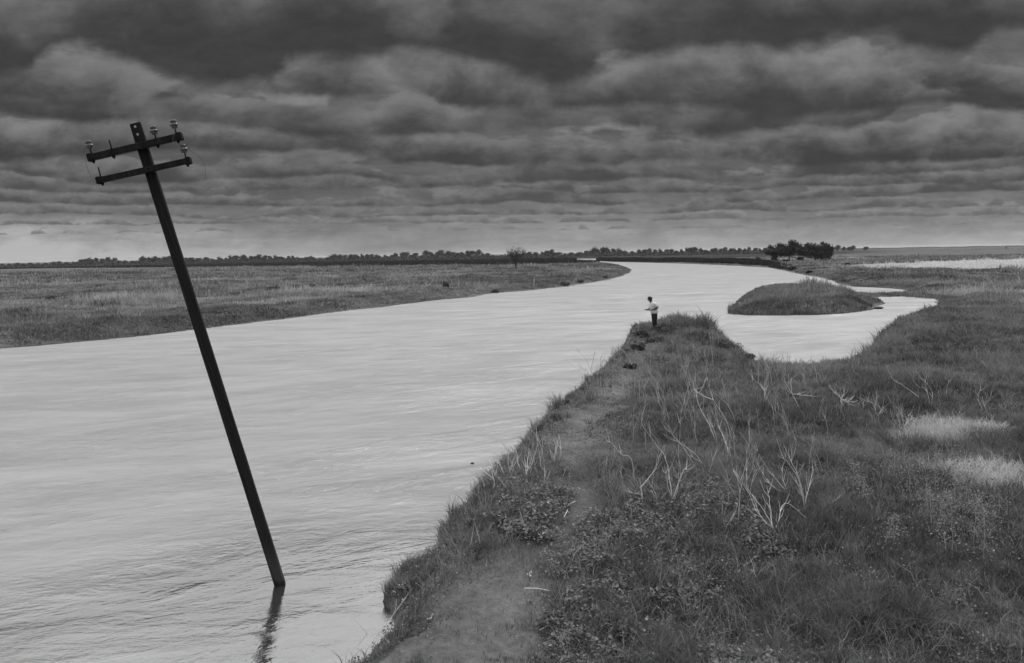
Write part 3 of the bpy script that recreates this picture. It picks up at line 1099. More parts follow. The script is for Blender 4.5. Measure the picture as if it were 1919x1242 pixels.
def weed(stems, label, group=None, thick=1.0, m=None, twigs=6, name='dead_weed', cat='dead weed'):
    """stems: photo polylines, the first point of the first is the root"""
    root = ground_hit(*stems[0][0])
    dist = root.y
    bm_ = bmesh.new()
    rb = thick * max(.0075, dist * .00050)
    first = True
    for st in stems:
        # every stem leans its own way in depth
        slope = random.uniform(-.55, .55)
        pts = []
        off0 = 0.0 if (Vector(st[0]) - Vector(stems[0][0])).length < 3 else random.uniform(-.12, .12)
        for k, q_ in enumerate(st):
            p_ = PD(q_[0], q_[1], dist)
            hgt_ = max(p_.z - root.z, 0)
            Y = dist + off0 + slope * hgt_
            p_ = PD(q_[0], q_[1], Y)
            pts.append(p_ - root)
        if first:
            pts[0] = Vector((0, 0, -.06))
        first = False
        sm = catmull(pts, 4)
        sm = [p_ + Vector((random.uniform(-1, 1), random.uniform(-1, 1), random.uniform(-1, 1))) * rb * .9 * (0 < k < len(sm) - 1) for k, p_ in enumerate(sm)]
        tube_into(bm_, sm, rb * random.uniform(.75, 1.1), rb * .14, 5)
        # side twigs
        for _ in range(twigs):
            k = random.randint(len(sm) // 3, len(sm) - 2)
            dv = (sm[k + 1] - sm[k])
            if dv.length < 1e-5:
                continue
            dv.normalize()
            side = Vector((random.uniform(-1, 1), random.uniform(-1, 1), random.uniform(-.1, .8))).normalized()
            ln = random.uniform(.06, .34)
            d2 = (dv + side * random.uniform(.5, .9)).normalized()
            p1 = sm[k] + d2 * ln * .5 + Vector((random.uniform(-1, 1), 0, random.uniform(-1, 1))) * .015
            p2 = sm[k] + d2 * ln + Vector((0, 0, .04))
            tube_into(bm_, [sm[k], p1, p2], rb * .42, rb * .2, 4)
    o = bobj(name, bm_, m or M_stalk, None, label=label, category=cat)
    o.location = root
    if group:
        o['group'] = group
    return o


def Z(l, ox, oy, s):
    return [[(ox + a / s, oy + b_ / s) for a, b_ in st] for st in l]


A7 = (1100, 680, 3.45)
A6 = (600, 820, 2.943)
A8 = (1500, 680, 2.21)
AL = (1000, 980, 3.2)
H7 = [
    ([[(557, 925), (540, 800), (510, 620), (470, 560), (355, 400)], [(557, 920), (590, 780), (595, 540), (610, 270)], [(557, 880), (520, 790), (500, 650)], [(557, 880), (620, 700), (640, 690)], [(560, 850), (670, 885)]],
     'bright forked dead weed with two tall stems right of the path', 1.2),
    ([[(1205, 1140), (1195, 1050), (1100, 890), (1040, 830), (950, 690)], [(1205, 1100), (1235, 1040), (1280, 905), (1420, 1000)], [(1195, 1050), (1185, 930), (1170, 830)], [(1200, 1070), (1130, 1000), (1090, 950)]],
     'branching dead weed with a thick white stump in front of the tall stalks', 1.35),
    ([[(1410, 995), (1415, 880), (1445, 770), (1465, 680)], [(1410, 980), (1390, 800), (1310, 660), (1235, 595)], [(1410, 970), (1370, 740), (1320, 640), (1300, 560)], [(1410, 990), (1395, 860), (1370, 790)]],
     'tall bright dead weed with a fan of upright stems at far right', 1.25),
    ([[(1470, 985), (1530, 940), (1590, 890)]], 'single bare stick slanting up to the right of the tall fan of stalks', 1.0),
    ([[(845, 525), (790, 400), (715, 250), (700, 60)], [(845, 525), (825, 440), (780, 370)]], 'long pale stalk leaning left with its top against the dark bank', 1.3),
    ([[(935, 628), (890, 500), (850, 400), (820, 340)], [(930, 600), (880, 470)]], 'thick pale stalk leaning left in the middle of the weed patch', 1.3),
    ([[(950, 520), (900, 370), (820, 240), (770, 90)], [(820, 240), (700, 180), (690, 130)], [(770, 100), (740, 170), (700, 210)]], 'long bent stalk crossed at its top by a short fork', 1.1),
    ([[(785, 690), (700, 590), (590, 510), (480, 450)], [(785, 690), (740, 640), (640, 590)]], 'thin stalk sloping down to the right behind the bright forked weed', .9),
    ([[(725, 690), (620, 540), (515, 430)]], 'thin straight stalk beside the sloping one behind the forked weed', .8),
    ([[(350, 915), (360, 860), (300, 840), (230, 820)], [(350, 800), (440, 690), (470, 600)], [(355, 880), (350, 800)]], 'crooked low dead weed at the left of the stalks beside the path', 1.0),
    ([[(310, 770), (285, 620), (220, 590), (180, 540), (120, 490)]], 'curved stalk reaching left toward the path', 1.0),
    ([[(410, 935), (450, 880), (415, 790)]], 'short bright zigzag twig in the leafy patch', 1.2),
    ([[(970, 1065), (985, 900), (985, 800), (950, 690)]], 'thin upright stalk with a white foot in the leafy patch', .9),
    ([[(880, 1110), (905, 1050), (935, 1000)]], 'short bare stick slanting right in front of the leafy patch', .9),
    ([[(1140, 295), (1155, 200), (1060, 85)], [(1150, 230), (1150, 120)]], 'forked pale stalk just below the head of the inlet', 1.0),
    ([[(1385, 320), (1330, 200), (1240, 80)], [(1330, 200), (1460, 215)], [(1330, 200), (1310, 130)]], 'pale stalk with a level side branch below the inlet', 1.0),
    ([[(1040, 875), (1030, 700), (1030, 500)], [(1045, 860), (1075, 740), (1115, 600)], [(1040, 870), (985, 770), (960, 700)]], 'upright cluster of thin stalks behind the thick white stump', .9),
    ([[(1650, 300), (1640, 230), (1600, 190)], [(1640, 230), (1725, 260)], [(1640, 250), (1665, 180)]], 'small star-shaped dead weed out on the dark grass', 1.1),
    ([[(1330, 885), (1270, 760), (1260, 670)], [(1320, 860), (1180, 700), (1090, 540)], [(1310, 840), (1200, 800), (1130, 700)]], 'long stalks leaning left into the tall fan of stems', 1.0),
    ([[(960, 880), (915, 770), (905, 690)]], 'thin curved stalk rising left of the upright cluster', .8),
    ([[(775, 750), (800, 670), (830, 580)]], 'thin stalk slanting right in the dark middle of the weed patch', .8),
]
for st, lb, th in H7:
    weed(Z(st, *A7), lb, 'dead weeds on the near bank', th)
EDGE = [[[(1020, 225), (1005, 180), (990, 130)]], [[(1060, 215), (1045, 170), (1030, 130)], [(1060, 215), (1062, 150)]], [[(1105, 175), (1090, 120), (1080, 70)]],
        [[(1140, 180), (1180, 110), (1205, 0)]], [[(1140, 210), (1125, 110)], [(1140, 200), (1150, 60)]], [[(940, 300), (960, 240), (930, 200)]],
        [[(990, 250), (960, 190)]], [[(1290, 130), (1300, 70), (1312, 0)], [(1290, 130), (1270, 60)]], [[(1320, 120), (1330, 50)]],
        [[(1235, 260), (1245, 170)]], [[(1215, 160), (1205, 60)]], [[(915, 290), (905, 250)]]]
for k, st in enumerate(EDGE):
    weed(Z(st, *A6), 'short pale stalk in the upright row along the river edge', 'pale stalks on the river edge', 1.9, twigs=3)
weed(Z([[(890, 600), (865, 520), (845, 455)], [(825, 600), (838, 540), (846, 480)]], *A6), 'two pale sticks leaning together like a tent on the bank edge', 'dead weeds on the near bank', 1.2, twigs=0)
weed(Z([[(900, 545), (930, 505), (950, 475)]], *A6), 'pale stick slanting right beside the tent of sticks', 'dead weeds on the near bank', 1.0, twigs=0)
weed(Z([[(915, 705), (918, 655)]], *A6), 'tiny upright stub below the tent of sticks', 'dead weeds on the near bank', 1.1, twigs=0)
weed(Z([[(1330, 220), (1360, 160)]], *A6), 'short bare stub on the left side of the path', 'dead weeds on the near bank', .9, twigs=0)
R8 = [([[(180, 200), (170, 150), (130, 110)], [(170, 150), (230, 180), (280, 170)]], 'leftmost forked weed in the row crossing the dark grass at right'),
      ([[(320, 230), (310, 160), (330, 130)], [(318, 220), (300, 170), (285, 160)], [(320, 220), (345, 180)]], 'bushy little dead weed in the middle of the row at right'),
      ([[(370, 260), (390, 200), (380, 160)]], 'slim leaning stalk right of the bushy little weed'),
      ([[(430, 285), (425, 230), (415, 200)], [(430, 260), (455, 235), (475, 240)], [(430, 270), (450, 210)]], 'spread dead weed at the right end of the row above the pale mound'),
      ([[(540, 200), (545, 120), (510, 70)], [(540, 180), (520, 110), (490, 100)], [(490, 140), (420, 90), (370, 55)]], 'arching pale weed cluster above the row at right'),
      ([[(770, 215), (735, 140), (750, 110)], [(770, 210), (755, 150)]], 'faint tall stalk near the right edge above the pale mound'),
      ([[(815, 260), (800, 230), (770, 200)]], 'short faint stalk nearest the right edge'),
      ([[(790, 390), (760, 340), (720, 290)]], 'fallen thin stick beside the pale grass mound'),
      ([[(885, 520), (865, 490), (840, 470)]], 'small pale bent stick at the right edge on the pale mound')]
for st, lb in R8:
    weed(Z(st, *A8), lb, 'dead weeds on the near bank', .85, M_stalk if len(st) > 1 else M_stalk_dim)
RL = [([[(860, 460), (885, 370), (910, 295)]], 'thin lone stick in the grass near the bottom middle'),
      ([[(1360, 400), (1340, 330), (1320, 290), (1330, 240)]], 'kinked pale stick in the grass at lower right'),
      ([[(965, 812), (930, 780), (900, 745)]], 'short pale stick lying near the bottom edge'),
      ([[(1268, 600), (1275, 530)], [(1270, 570), (1255, 560)]], 'tiny cross-shaped twig in the grass near the bottom'),
      ([[(1445, 735), (1445, 690)], [(1445, 720), (1430, 700)]], 'tiny pale upright twig close to the bottom right'),
      ([[(1835, 790), (1830, 740), (1840, 700)]], 'pale stub at the bottom right corner of the grass'),
      ([[(320, 440), (312, 380)]], 'small stub at the edge of the leafy patch near the bottom')]
for st, lb in RL:
    weed(Z(st, *AL), lb, 'dead weeds on the near bank', .8, M_stalk_dim if 'thin' in lb else M_stalk, twigs=1)
# many more faint stalks: loose patches between the hero weeds
patches = [((985, 870, 55, 30), 16, 60, 'faint upright stalk behind the row along the river edge'),
           ((1230, 720, 130, 40), 38, 55, 'faint thin stalk among the weeds on the neck of the bank'),
           ((1290, 790, 110, 50), 30, 60, 'faint leaning stalk in the middle of the weed patch'),
           ((1440, 850, 120, 60), 32, 70, 'faint thin stalk among the tall pale weeds right of centre'),
           ((1470, 715, 80, 20), 22, 45, 'faint stalk standing in front of the inlet'),
           ((1650, 760, 130, 40), 16, 35, 'faint stalk scattered over the dark grass at right'),
           ((1180, 880, 60, 50), 8, 45, 'faint stalk beside the path in front of the leafy patch'),
           ((1540, 640, 60, 20), 0, 20, '')]
for (cx, cy, rx, ry), n, hp, lb in patches:
    for _ in range(n):
        bx = cx + random.uniform(-rx, rx)
        by = cy + random.uniform(-ry, ry)
        g_ = ground_hit(bx, by)
        if land(np.array([g_.x]), np.array([g_.y]))[0] < .3:
            continue
        hh = hp * random.uniform(.5, 1.2)
        ln = random.uniform(-.75, .25) * hh
        st = [[(bx, by), (bx + ln * .4, by - hh * .6), (bx + ln, by - hh)]]
        if random.random() < .4:
            st.append([(bx + ln * .2, by - hh * .35), (bx + ln * .2 + random.uniform(-15, 15), by - hh * .9)])
        weed(st, lb, lb.replace('faint', 'the faint').replace('stalk', 'stalks'), .85, M_stalk_dim, twigs=3)


# feathery seed-head plants
def feather(px, py, tpx, tpy, label, group, dense=1.0):
    root = ground_hit(px, py)
    top = PD(tpx, tpy, root.y + random.uniform(-.1, .2))
    bm_ = bmesh.new()
    a = top - root
    n = 9
    st = [Vector((0, 0, -.05))] + [a * (k / n) + Vector((random.uniform(-1, 1), random.uniform(-1, 1), 0)) * .012 for k in range(1, n + 1)]
    rb = max(.004, root.y * .0003)
    tube_into(bm_, st, rb, rb * .4, 4)
    o = bobj('feathery_weed', bm_, M_stalk_dim, None, label=label, category='weed', group=group)
    o.location = root
    k = int(260 * dense)
    f = rng.uniform(.25, 1, k)
    c = np.array([a * float(q_) for q_ in f])
    rad = .05 + .10 * np.sin(f * 3.0)
    c = c + rng.normal(0, 1, (k, 3)) * rad[:, None] * np.array([.7, .7, .6])
    lm_ = leaf_mesh('seed_head', c, rng.uniform(.012, .04, k) * 1.0, .2, rng.uniform(0, .7, k), M_pale)
    add('foliage', lm_, o)  # these loose pieces are the weed's seed head


F8 = [((220, 550), (220, 400)), ((258, 600), (260, 470)), ((388, 510), (390, 360)), ((455, 600), (450, 380)), ((530, 650), (510, 380)), ((545, 690), (535, 520)),
      ((600, 790), (595, 560)), ((630, 800), (625, 540)), ((720, 750), (730, 540)), ((765, 700), (750, 540)), ((760, 830), (760, 600)), ((820, 670), (825, 550)),
      ((385, 760), (385, 640)), ((560, 560), (560, 330)), ((620, 500), (625, 330)), ((700, 560), (710, 370)), ((640, 620), (640, 400)), ((680, 640), (690, 480)), ((575, 640), (600, 540))]
for k, (b0, t0) in enumerate(F8):
    lb = 'feathery pale weed in the tall stand between the two pale mounds' if b0[0] > 500 else (
        'feathery weed of the loose pair left of the stand' if b0[0] < 300 else 'feathery weed standing apart left of the tall stand')
    feather(A8[0] + b0[0] / 2.21, A8[1] + b0[1] / 2.21, A8[0] + t0[0] / 2.21, A8[1] + t0[1] / 2.21, lb, 'feathery weeds at right', 1.0)
for (a, b_), (c_, d_) in (((1337, 660), (1334, 605)), ((1347, 655), (1343, 600)), ((1362, 690), (1366, 668))):
    feather(a, b_, c_, d_, 'faint feathery stem standing against the water on the tip of the bank', 'feathery stems on the bank tip', 1.4)
for a in range(1420, 1570, 11):
    feather(a + random.uniform(-4, 4), 715 + random.uniform(-8, 6), a + random.uniform(-6, 6), 678 + random.uniform(-5, 8),
            'pale feathery weed in the fringe at the head of the inlet', 'feathery fringe of the inlet', 1.3)


# ------------------------------------------------------------------ shrubs and trees
def crown_mesh(name, lobes, n, size, m, inner=.45, tlo=0.0, thi=1.0):
    """lobes: (cx,cy,cz,rx,ry,rz); leaf faces gathered in clumps through the volume"""
    vol = np.array([l[3] * l[4] * l[5] for l in lobes]) ** .66
    pick = rng.choice(len(lobes), n, p=vol / vol.sum())
    LB = np.array(lobes)[pick]
    v_ = rng.normal(0, 1, (n, 3))
    v_ /= np.linalg.norm(v_, axis=1)[:, None]
    rad = rng.uniform(inner, 1.0, n) ** .6
    ncl = max(12, n // 22)
    # pull the faces into clumps
    cl_dir = rng.normal(0, 1, (ncl, 3))
    cl_dir /= np.linalg.norm(cl_dir, axis=1)[:, None]
    ci = rng.integers(0, ncl, n)
    v_ = v_ * .42 + cl_dir[ci] * .75
    c = LB[:, :3] + v_ * rad[:, None] * LB[:, 3:]
    clt = rng.uniform(tlo, thi, ncl)[ci]
    return leaf_mesh(name, c, size * rng.uniform(.6, 1.4, n), .1, np.clip(clt + rng.normal(0, .12, n), 0, 1.2), m)


def shrub(px, py, wpx, hpx, label, group=None, m=None, n=900, leaf=.07, cat='shrub', name='shrub', spread=1.0):
    g_ = ground_hit(px, py)
    s = g_.y / FPX
    wv, hv = wpx * s / 2, hpx * s
    lob = []
    for _ in range(5 if spread == 1.0 else 11):
        a = random.uniform(-.55, .55) * wv * spread
        hh = hv * random.uniform(.3 if spread > 1 else .6, 1.0)
        lob.append((a, random.uniform(-.4, .4) * wv, hh * .5, wv * random.uniform(.4, .65), wv * random.uniform(.4, .6), hh * .52))
    me_ = crown_mesh('foliage', lob, n, leaf, m or M_shrub)
    bm_ = bmesh.new()
    for _ in range(5):
        e_ = Vector((random.uniform(-.5, .5) * wv, random.uniform(-.5, .5) * wv, hv * random.uniform(.5, .85)))
        tube_into(bm_, [Vector((0, 0, -.05)), e_ * .5 + Vector((random.uniform(-.05, .05), 0, 0)) * hv, e_], max(.008, hv * .02), .004, 4)
    o = empty(name, g_, label, cat, group)
    bobj('stem', bm_, M_bark, o)
    add('foliage', me_, o)
    return o


for (a, b_, wq, hq, lb) in [(1272, 622, 62, 26, 'dark leafy shrub on the crest of the bank right of the fisherman'), (1244, 622, 34, 17, 'small shrub at the feet of the fisherman'),
                            (1308, 638, 56, 22, 'low spreading shrub where the bank tip slopes down right'), (1362, 658, 52, 24, 'dark bushy shrub beside the feathery stems on the bank tip'),
                            (1203, 632, 40, 18, 'low shrub on the left shoulder of the bank tip'), (1336, 650, 40, 16, 'low shrub left of the feathery stems'),
                            (1192, 655, 30, 16, 'low shrub under the left shoulder of the bank tip'), (1232, 640, 40, 12, 'flat patch of shrub just below the fisherman'),
                            (1392, 674, 40, 14, 'low shrub on the rounded right lobe of the bank tip'), (1280, 660, 60, 14, 'flat dark shrub in the middle of the bank tip'),
                            (1180, 690, 20, 9, 'dark tuft of leaves on the left of the narrow path')]:
    shrub(a, b_, wq, hq, lb, 'shrubs on the bank tip', n=1500, leaf=.075, spread=1.5)
for k, (a, b_, wq, hq) in enumerate([(1175, 658, 14, 8), (1150, 680, 14, 8), (1120, 706, 16, 8), (1094, 732, 16, 9), (1062, 758, 16, 9), (1038, 782, 16, 10), (1012, 806, 16, 10), (905, 920, 18, 12), (885, 950, 18, 12),
                                     (878, 985, 20, 14), (862, 1016, 20, 12), (775, 1075, 22, 12), (768, 1095, 20, 10)]):
    shrub(a, b_, wq, hq, 'small leafy tuft hanging on the crest of the river edge', 'tufts along the river edge', m=M_grass, n=320, leaf=.07)
# bushes across the water
for (a, b_, wq, hq, lb) in [(1486, 506, 16, 8, 'dark bush on the waterline beneath the big trees'), (1515, 512, 12, 5, 'small dark bush on the shore right of the waterline bush'),
                            (1578, 528, 16, 6, 'low dark bush at the mouth of the back inlet'), (1452, 489, 16, 14, 'dark bush at the left foot of the big trees'),
                            (1421, 488, 9, 7, 'small round bush left of the big trees'), (1472, 491, 11, 6, 'low bush under the left big tree'),
                            (1500, 488, 16, 10, 'dark bush in the gap between the two big trees'), (1400, 489, 8, 5, 'smallest round bush on the far bank'),
                            (1587, 498, 10, 6, 'grey bush in the field right of the big trees'), (1340, 488, 14, 4, 'flat dark bush on the far bank left of the big trees'),
                            (1135, 521, 14, 6, 'dark bush on the waterline near the left point'), (1090, 530, 22, 8, 'wide dark bush on the left waterline'),
                            (930, 548, 20, 6, 'low dark bush at the foot of the left bank'), (1060, 535, 24, 7, 'dark bush left of the wide waterline bush'),
                            (560, 541, 30, 10, 'dark bush in the middle of the left meadow'), (510, 544, 26, 8, 'dark bush left of the middle meadow bush'),
                            (585, 538, 22, 8, 'dark bush right of the middle meadow bush'), (640, 537, 20, 6, 'flat bush in the left meadow farthest right'),
                            (835, 540, 16, 14, 'narrow dark bush on the pale part of the left meadow'), (790, 537, 16, 10, 'rounded dark bush on the pale part of the left meadow'),
                            (95, 562, 16, 7, 'low dark bush in the meadow at far left'), (225, 560, 26, 6, 'flat dark bush in the left meadow nearer the pole')]:
    shrub(a, b_, wq, hq, lb, 'bushes across the water', M_tree if b_ < 515 else M_shrub, n=420, leaf=.45 if b_ < 515 else .22, name='bush', cat='bush')


def trunk_bm(h, r_, forks, spread, lean=0.0):
    bm_ = bmesh.new()
    top = Vector((lean * h, 0, h * .45))
    tube_into(bm_, [Vector((0, 0, -.3)), Vector((lean * h * .3, 0, h * .2)), top], r_, r_ * .7, 7)
    for _ in range(forks):
        a = random.uniform(0, 2 * math.pi)
        e_ = Vector((math.cos(a) * spread * random.uniform(.3, .9), math.sin(a) * spread * random.uniform(.3, .9), h * random.uniform(.6, .95)))
        s_ = top.lerp(Vector((0, 0, h * .2)), random.uniform(0, .8))
        tube_into(bm_, [s_, s_.lerp(e_, .5) + Vector((0, 0, .05 * h)), e_], r_ * .45, r_ * .12, 5)
    return bm_


def big_tree(px, base_py, d_, crowns, label, trunk_px=None):
    """crowns: photo ellipses (cx, cy, rx, ry)"""
    s = d_ / FPX
    b0 = PD(px, base_py, d_)
    b0.z = .85
    o = empty('tree', b0, label, 'tree', 'big trees on the far bank')
    lob = []
    for cx, cy, rx, ry in crowns:
        c = PD(cx, cy, d_) - b0
        lob.append((c.x, random.uniform(-2, 2), c.z, rx * s, rx * s * .8, ry * s))
    n = 7500
    add('crown', crown_mesh('crown', lob, n, .55, M_tree, .15), o)
    h_ = max(l[2] for l in lob)
    bobj('trunk', trunk_bm(h_, .32, 8, 4.5), M_bark, o)
    return o


big_tree(1479, 490, 300, [(1475, 468, 20, 11), (1481, 457, 9, 9), (1465, 461, 9, 7), (1455, 470, 16, 9), (1446, 464, 7, 6), (1494, 465, 12, 11), (1493, 458, 5, 5), (1470, 475, 26, 7), (1437, 472, 8, 6), (1503, 473, 11, 8), (1450, 475, 14, 6)],
         'taller of the two big dark trees on the far bank, open on the left')
big_tree(1528, 491, 290, [(1518, 462, 9, 8), (1528, 468, 22, 12), (1545, 466, 12, 12), (1543, 456, 4, 4), (1557, 467, 5, 7), (1512, 472, 14, 9), (1535, 477, 25, 10), (1502, 468, 8, 7), (1553, 476, 10, 10)],
         'rounder of the two big dark trees on the far bank, at the right')

# bare tree on the left bank
bt = PD(966, 503, 235)
bt.z = .8
o = empty('tree', bt, 'sparse half-bare tree alone on the left bank before the horizon', 'tree')
bm_ = bmesh.new()
tips = []
hB = 6.2
tube_into(bm_, [Vector((0, 0, -.3)), Vector((.15, 0, 1.2)), Vector((0, 0, 2.4))], .24, .16, 6)
for _ in range(26):
    a = random.uniform(0, 2 * math.pi)
    rr = random.uniform(.8, 4.2)
    e_ = Vector((math.cos(a) * rr * 1.1, math.sin(a) * rr, hB - rr * rr * .10 - random.uniform(0, 1.8)))
    s_ = Vector((0, 0, random.uniform(1.0, 2.6)))
    md_ = s_.lerp(e_, .5) + Vector((0, 0, .4))
    tube_into(bm_, [s_, md_, e_], .08, .03, 5)
    tips.append(e_)
    for _ in range(4):
        q_ = md_.lerp(e_, random.uniform(0, 1))
        e2 = q_ + Vector((random.uniform(-.9, .9), random.uniform(-.9, .9), random.uniform(.1, .8)))
        tube_into(bm_, [q_, e2], .04, .02, 4)
        tips.append(e2)
bobj('trunk', bm_, M_bark, o)
tc_ = np.array(tips)
k = rng.integers(0, len(tc_), 1500)
c = tc_[k] + rng.normal(0, .32, (1500, 3))
keep = c[:, 0] + rng.normal(0, 1, 1500) > -2.6
add('crown', leaf_mesh('crown', c[keep], rng.uniform(.12, .32, keep.sum()), .1, rng.uniform(0, 1, keep.sum()), M_tree), o)

# tree line on the horizon
prof = [(0, 494), (20, 493.5), (30, 492), (75, 491), (90, 490), (145, 489), (150, 484), (172, 482), (190, 483), (200, 480), (212, 481), (218, 487), (250, 486), (256, 483), (275, 478), (290, 480), (320, 479),
        (350, 480), (365, 483), (380, 481), (400, 482), (430, 480), (440, 476), (480, 477), (515, 477), (530, 480), (541, 477), (555, 477), (562, 482), (580, 478), (600, 481), (617, 480),
        (621, 475), (650, 476), (690, 475), (713, 477), (735, 475), (760, 471), (768, 476), (776, 470), (786, 479), (797, 469), (812, 471), (820, 475), (830, 467), (845, 469), (860, 471), (868, 469), (880, 467), (895, 467),
        (900, 472), (913, 471), (920, 475), (945, 476), (990, 471), (1013, 473), (1020, 467), (1040, 467), (1048, 474), (1070, 472), (1090, 470), (1105, 465), (1125, 462), (1145, 463), (1168, 464), (1176, 472), (1195, 467), (1215, 465),
        (1230, 466), (1255, 464), (1262, 468), (1280, 465), (1295, 461), (1312, 460), (1318, 467), (1330, 467), (1337, 462), (1345, 464), (1365, 463), (1380, 464), (1400, 463), (1440, 463)]
px_a, py_a = [a for a, _ in prof], [b_ for _, b_ in prof]
protos = []
for k in range(8):
    n_l = random.randint(3, 6)
    wide = random.uniform(.42, .75)
    lob = [(random.uniform(-.4, .4) * wide, random.uniform(-.2, .2), random.uniform(.42, .74), wide * random.uniform(.3, .55), wide * .4, random.uniform(.16, .28)) for _ in range(n_l)]
    lob.append((0, 0, .5, wide * .6, wide * .5, .32))
    cm = crown_mesh('crown', lob, 750, .10, M_tree, .15)
    bmt = trunk_bm(.8, .028, 4, .3)
    tm = bpy.data.meshes.new('trunk')
    bmt.to_mesh(tm)
    bmt.free()
    tm.materials.append(M_bark)
    protos.append((cm, tm))


def far_tree(px, top, d_, label, group, wscale=1.0):
    g0 = PD(px, 480, d_)
    hgt_ = PD(px, top, d_).z - .8
    if hgt_ < 2:
        hgt_ = 2
    o_ = empty('tree', (g0.x, d_, .8), label, 'tree', group, random.uniform(-.4, .4))
    cm, tm = protos[random.randrange(8)]
    sx = hgt_ * wscale * random.uniform(.9, 1.3)
    o_.scale = (sx, sx, hgt_ * 1.12)
    for nme, mm in (('crown', cm), ('trunk', tm)):
        c_ = bpy.data.objects.new(nme, mm)
        COL.objects.link(c_)
        c_.parent = o_
    return o_


def line_label(px):
    for lim, lb in [(148, 'tiny hazy tree at the left end of the horizon tree line'), (214, 'dark tree in the raised clump left of the pole on the horizon'), (252, 'low tree in the dip between two clumps left of the pole'),
                    (345, 'dark tree in the clump just left of the pole on the horizon'), (430, 'low horizon tree just right of the pole'), (520, 'rounded horizon tree right of the pole over the dark field'),
                    (618, 'low horizon tree in the thin stretch right of the pole'), (715, 'horizon tree in the flat-topped row above the meadow'), (768, 'horizon tree in the taller clump at the end of the flat-topped row'),
                    (815, 'horizon tree of the small isolated pair'), (918, 'tall horizon tree left of the half-bare tree'), (1016, 'low horizon tree behind the half-bare tree'), (1050, 'horizon tree of the pair right of the half-bare tree'),
                    (1100, 'low horizon tree left of the dark clump above the river bend'), (1172, 'tall dark tree in the clump above the river bend'), (1260, 'horizon tree in the even row right of the river bend'),
                    (1316, 'tallest horizon tree clump right of the river bend'), (1450, 'horizon tree in the long row left of the big trees')]:
        if px < lim:
            return lb
    return 'tree'


px = 4.0
while px < 1436:
    top = float(np.interp(px, px_a, py_a))
    yh = 492 - 33 * px / 1919
    d_ = random.uniform(880, 1050)
    low_ = (yh - top) < 4
    far_tree(px, top + random.uniform(-.6, 1.2), d_, line_label(px), 'trees along the horizon', 1.0 if not low_ else 1.6)
    px += random.uniform(7, 11.5) if not low_ else random.uniform(10, 16)
for a, b_, lb in [(1568, 458.5, 'squat lone tree just right of the big trees on the horizon'), (1580, 461.5, 'small tree right of the squat lone tree'), (1592, 461, 'low dark tree at the horizon farm'),
                  (1596, 459.5, 'rightmost tree of the horizon farm group'), (1622, 460.5, 'isolated round tree on the right horizon'), (1885, 462.5, 'tiny dark tree near the right end of the horizon')]:
    far_tree(a, b_, 1000, lb, 'lone trees on the right horizon', 1.2)

# scrub strip closing the foot of the tree line
n = 26000
azp = rng.uniform(-30, 1470, n)
dd = rng.uniform(800, 1100, n)
X = np.array([(a - W0 / 2) / FPX for a in azp]) * dd * 1.0
tp = np.interp(azp, px_a, py_a)
yh = 492 - 33 * azp / 1919
hh = np.clip((yh - tp + 4) * .62, 1.4, 8) * dd / FPX
zc = .8 + hh * rng.uniform(0, 1, n) ** 1.3
sm_ = leaf_mesh('scrub', np.stack([X, dd, zc], 1), rng.uniform(1.0, 2.4, n), .1, rng.uniform(0, .9, n), M_tree)
add('distant_scrub', sm_, kind='stuff', label='low scrub under the horizon tree line')
# hazy tree line far beyond on the right
n = 5000
azp = rng.uniform(1560, 1990, n)
dd = rng.uniform(2200, 2600, n)
X = (azp - W0 / 2) / FPX * dd
hh = 1 + 2.5 * sst(fbm(azp * .03, azp * 0, 140, 3), .4, .7)
sm_ = leaf_mesh('scrub', np.stack([X, dd, .8 + hh * rng.uniform(0, 1, n)], 1), rng.uniform(2, 4, n), .1, rng.uniform(.4, 1.2, n), M_shrub)
add('distant_hedge', sm_, kind='stuff', label='thin hedge on the right horizon')

# marsh reeds: the dark strip along the far shore of the bend
n = 60000
azp = rng.uniform(1100, 1520, n)
f = rng.uniform(0, 1, n)
pts = np.array([P(a, np.interp(a, [1100, 1118, 1150, 1220, 1300, 1380, 1440, 1487, 1520], [488.5, 488.8, 490.4, 491.8, 494.2, 497.5, 501, 511, 517]), 0)[:2] for a in azp])
back = 2 + 45 * f ** 1.5
x = pts[:, 0] * (1 + back / pts[:, 1])
y = pts[:, 1] + back
rr = np.hypot(x, y)
dS = sdf(x, y)
rk = sst(azp, 1500, 1380)
k = (dS > .5) & (rng.uniform(0, 1, n) < rk * (.3 + 1.2 * sst(fbm(azp * .05, f * 4, 150, 3), .3, .6)))
x, y, rr, dS, rk = x[k], y[k], rr[k], dS[k], rk[k]
gme = blade_mesh('reeds', x, y, height(x, y, dS), rng.uniform(.4, 1.5, len(x)) * (.4 + .6 * rk) * (.6 + .8 * fbm(x * .15, y * .1, 151, 3)), rr * .0012, rng.uniform(.05, .3, len(x)), np.clip(rng.normal(.15, .15, len(x)), 0, 1), M_tree)
add('reed_bed', gme, kind='stuff', label='dark reeds along the far shore of the bend')
# dark reeds added behind the left point toward the horizon, standing in for cloud shadow
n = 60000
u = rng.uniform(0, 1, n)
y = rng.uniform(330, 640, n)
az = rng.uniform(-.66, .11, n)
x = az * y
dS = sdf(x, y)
k = (dS > .5) & (rng.uniform(0, 1, n) < cloud_shade_f(x, y))
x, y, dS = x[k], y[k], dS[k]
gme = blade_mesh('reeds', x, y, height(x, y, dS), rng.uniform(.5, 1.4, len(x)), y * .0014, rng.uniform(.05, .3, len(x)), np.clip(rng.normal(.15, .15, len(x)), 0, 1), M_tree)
add('cloud_shade_reeds', gme, kind='stuff', label='dark growth standing in for cloud shadow across the back of the left meadow')


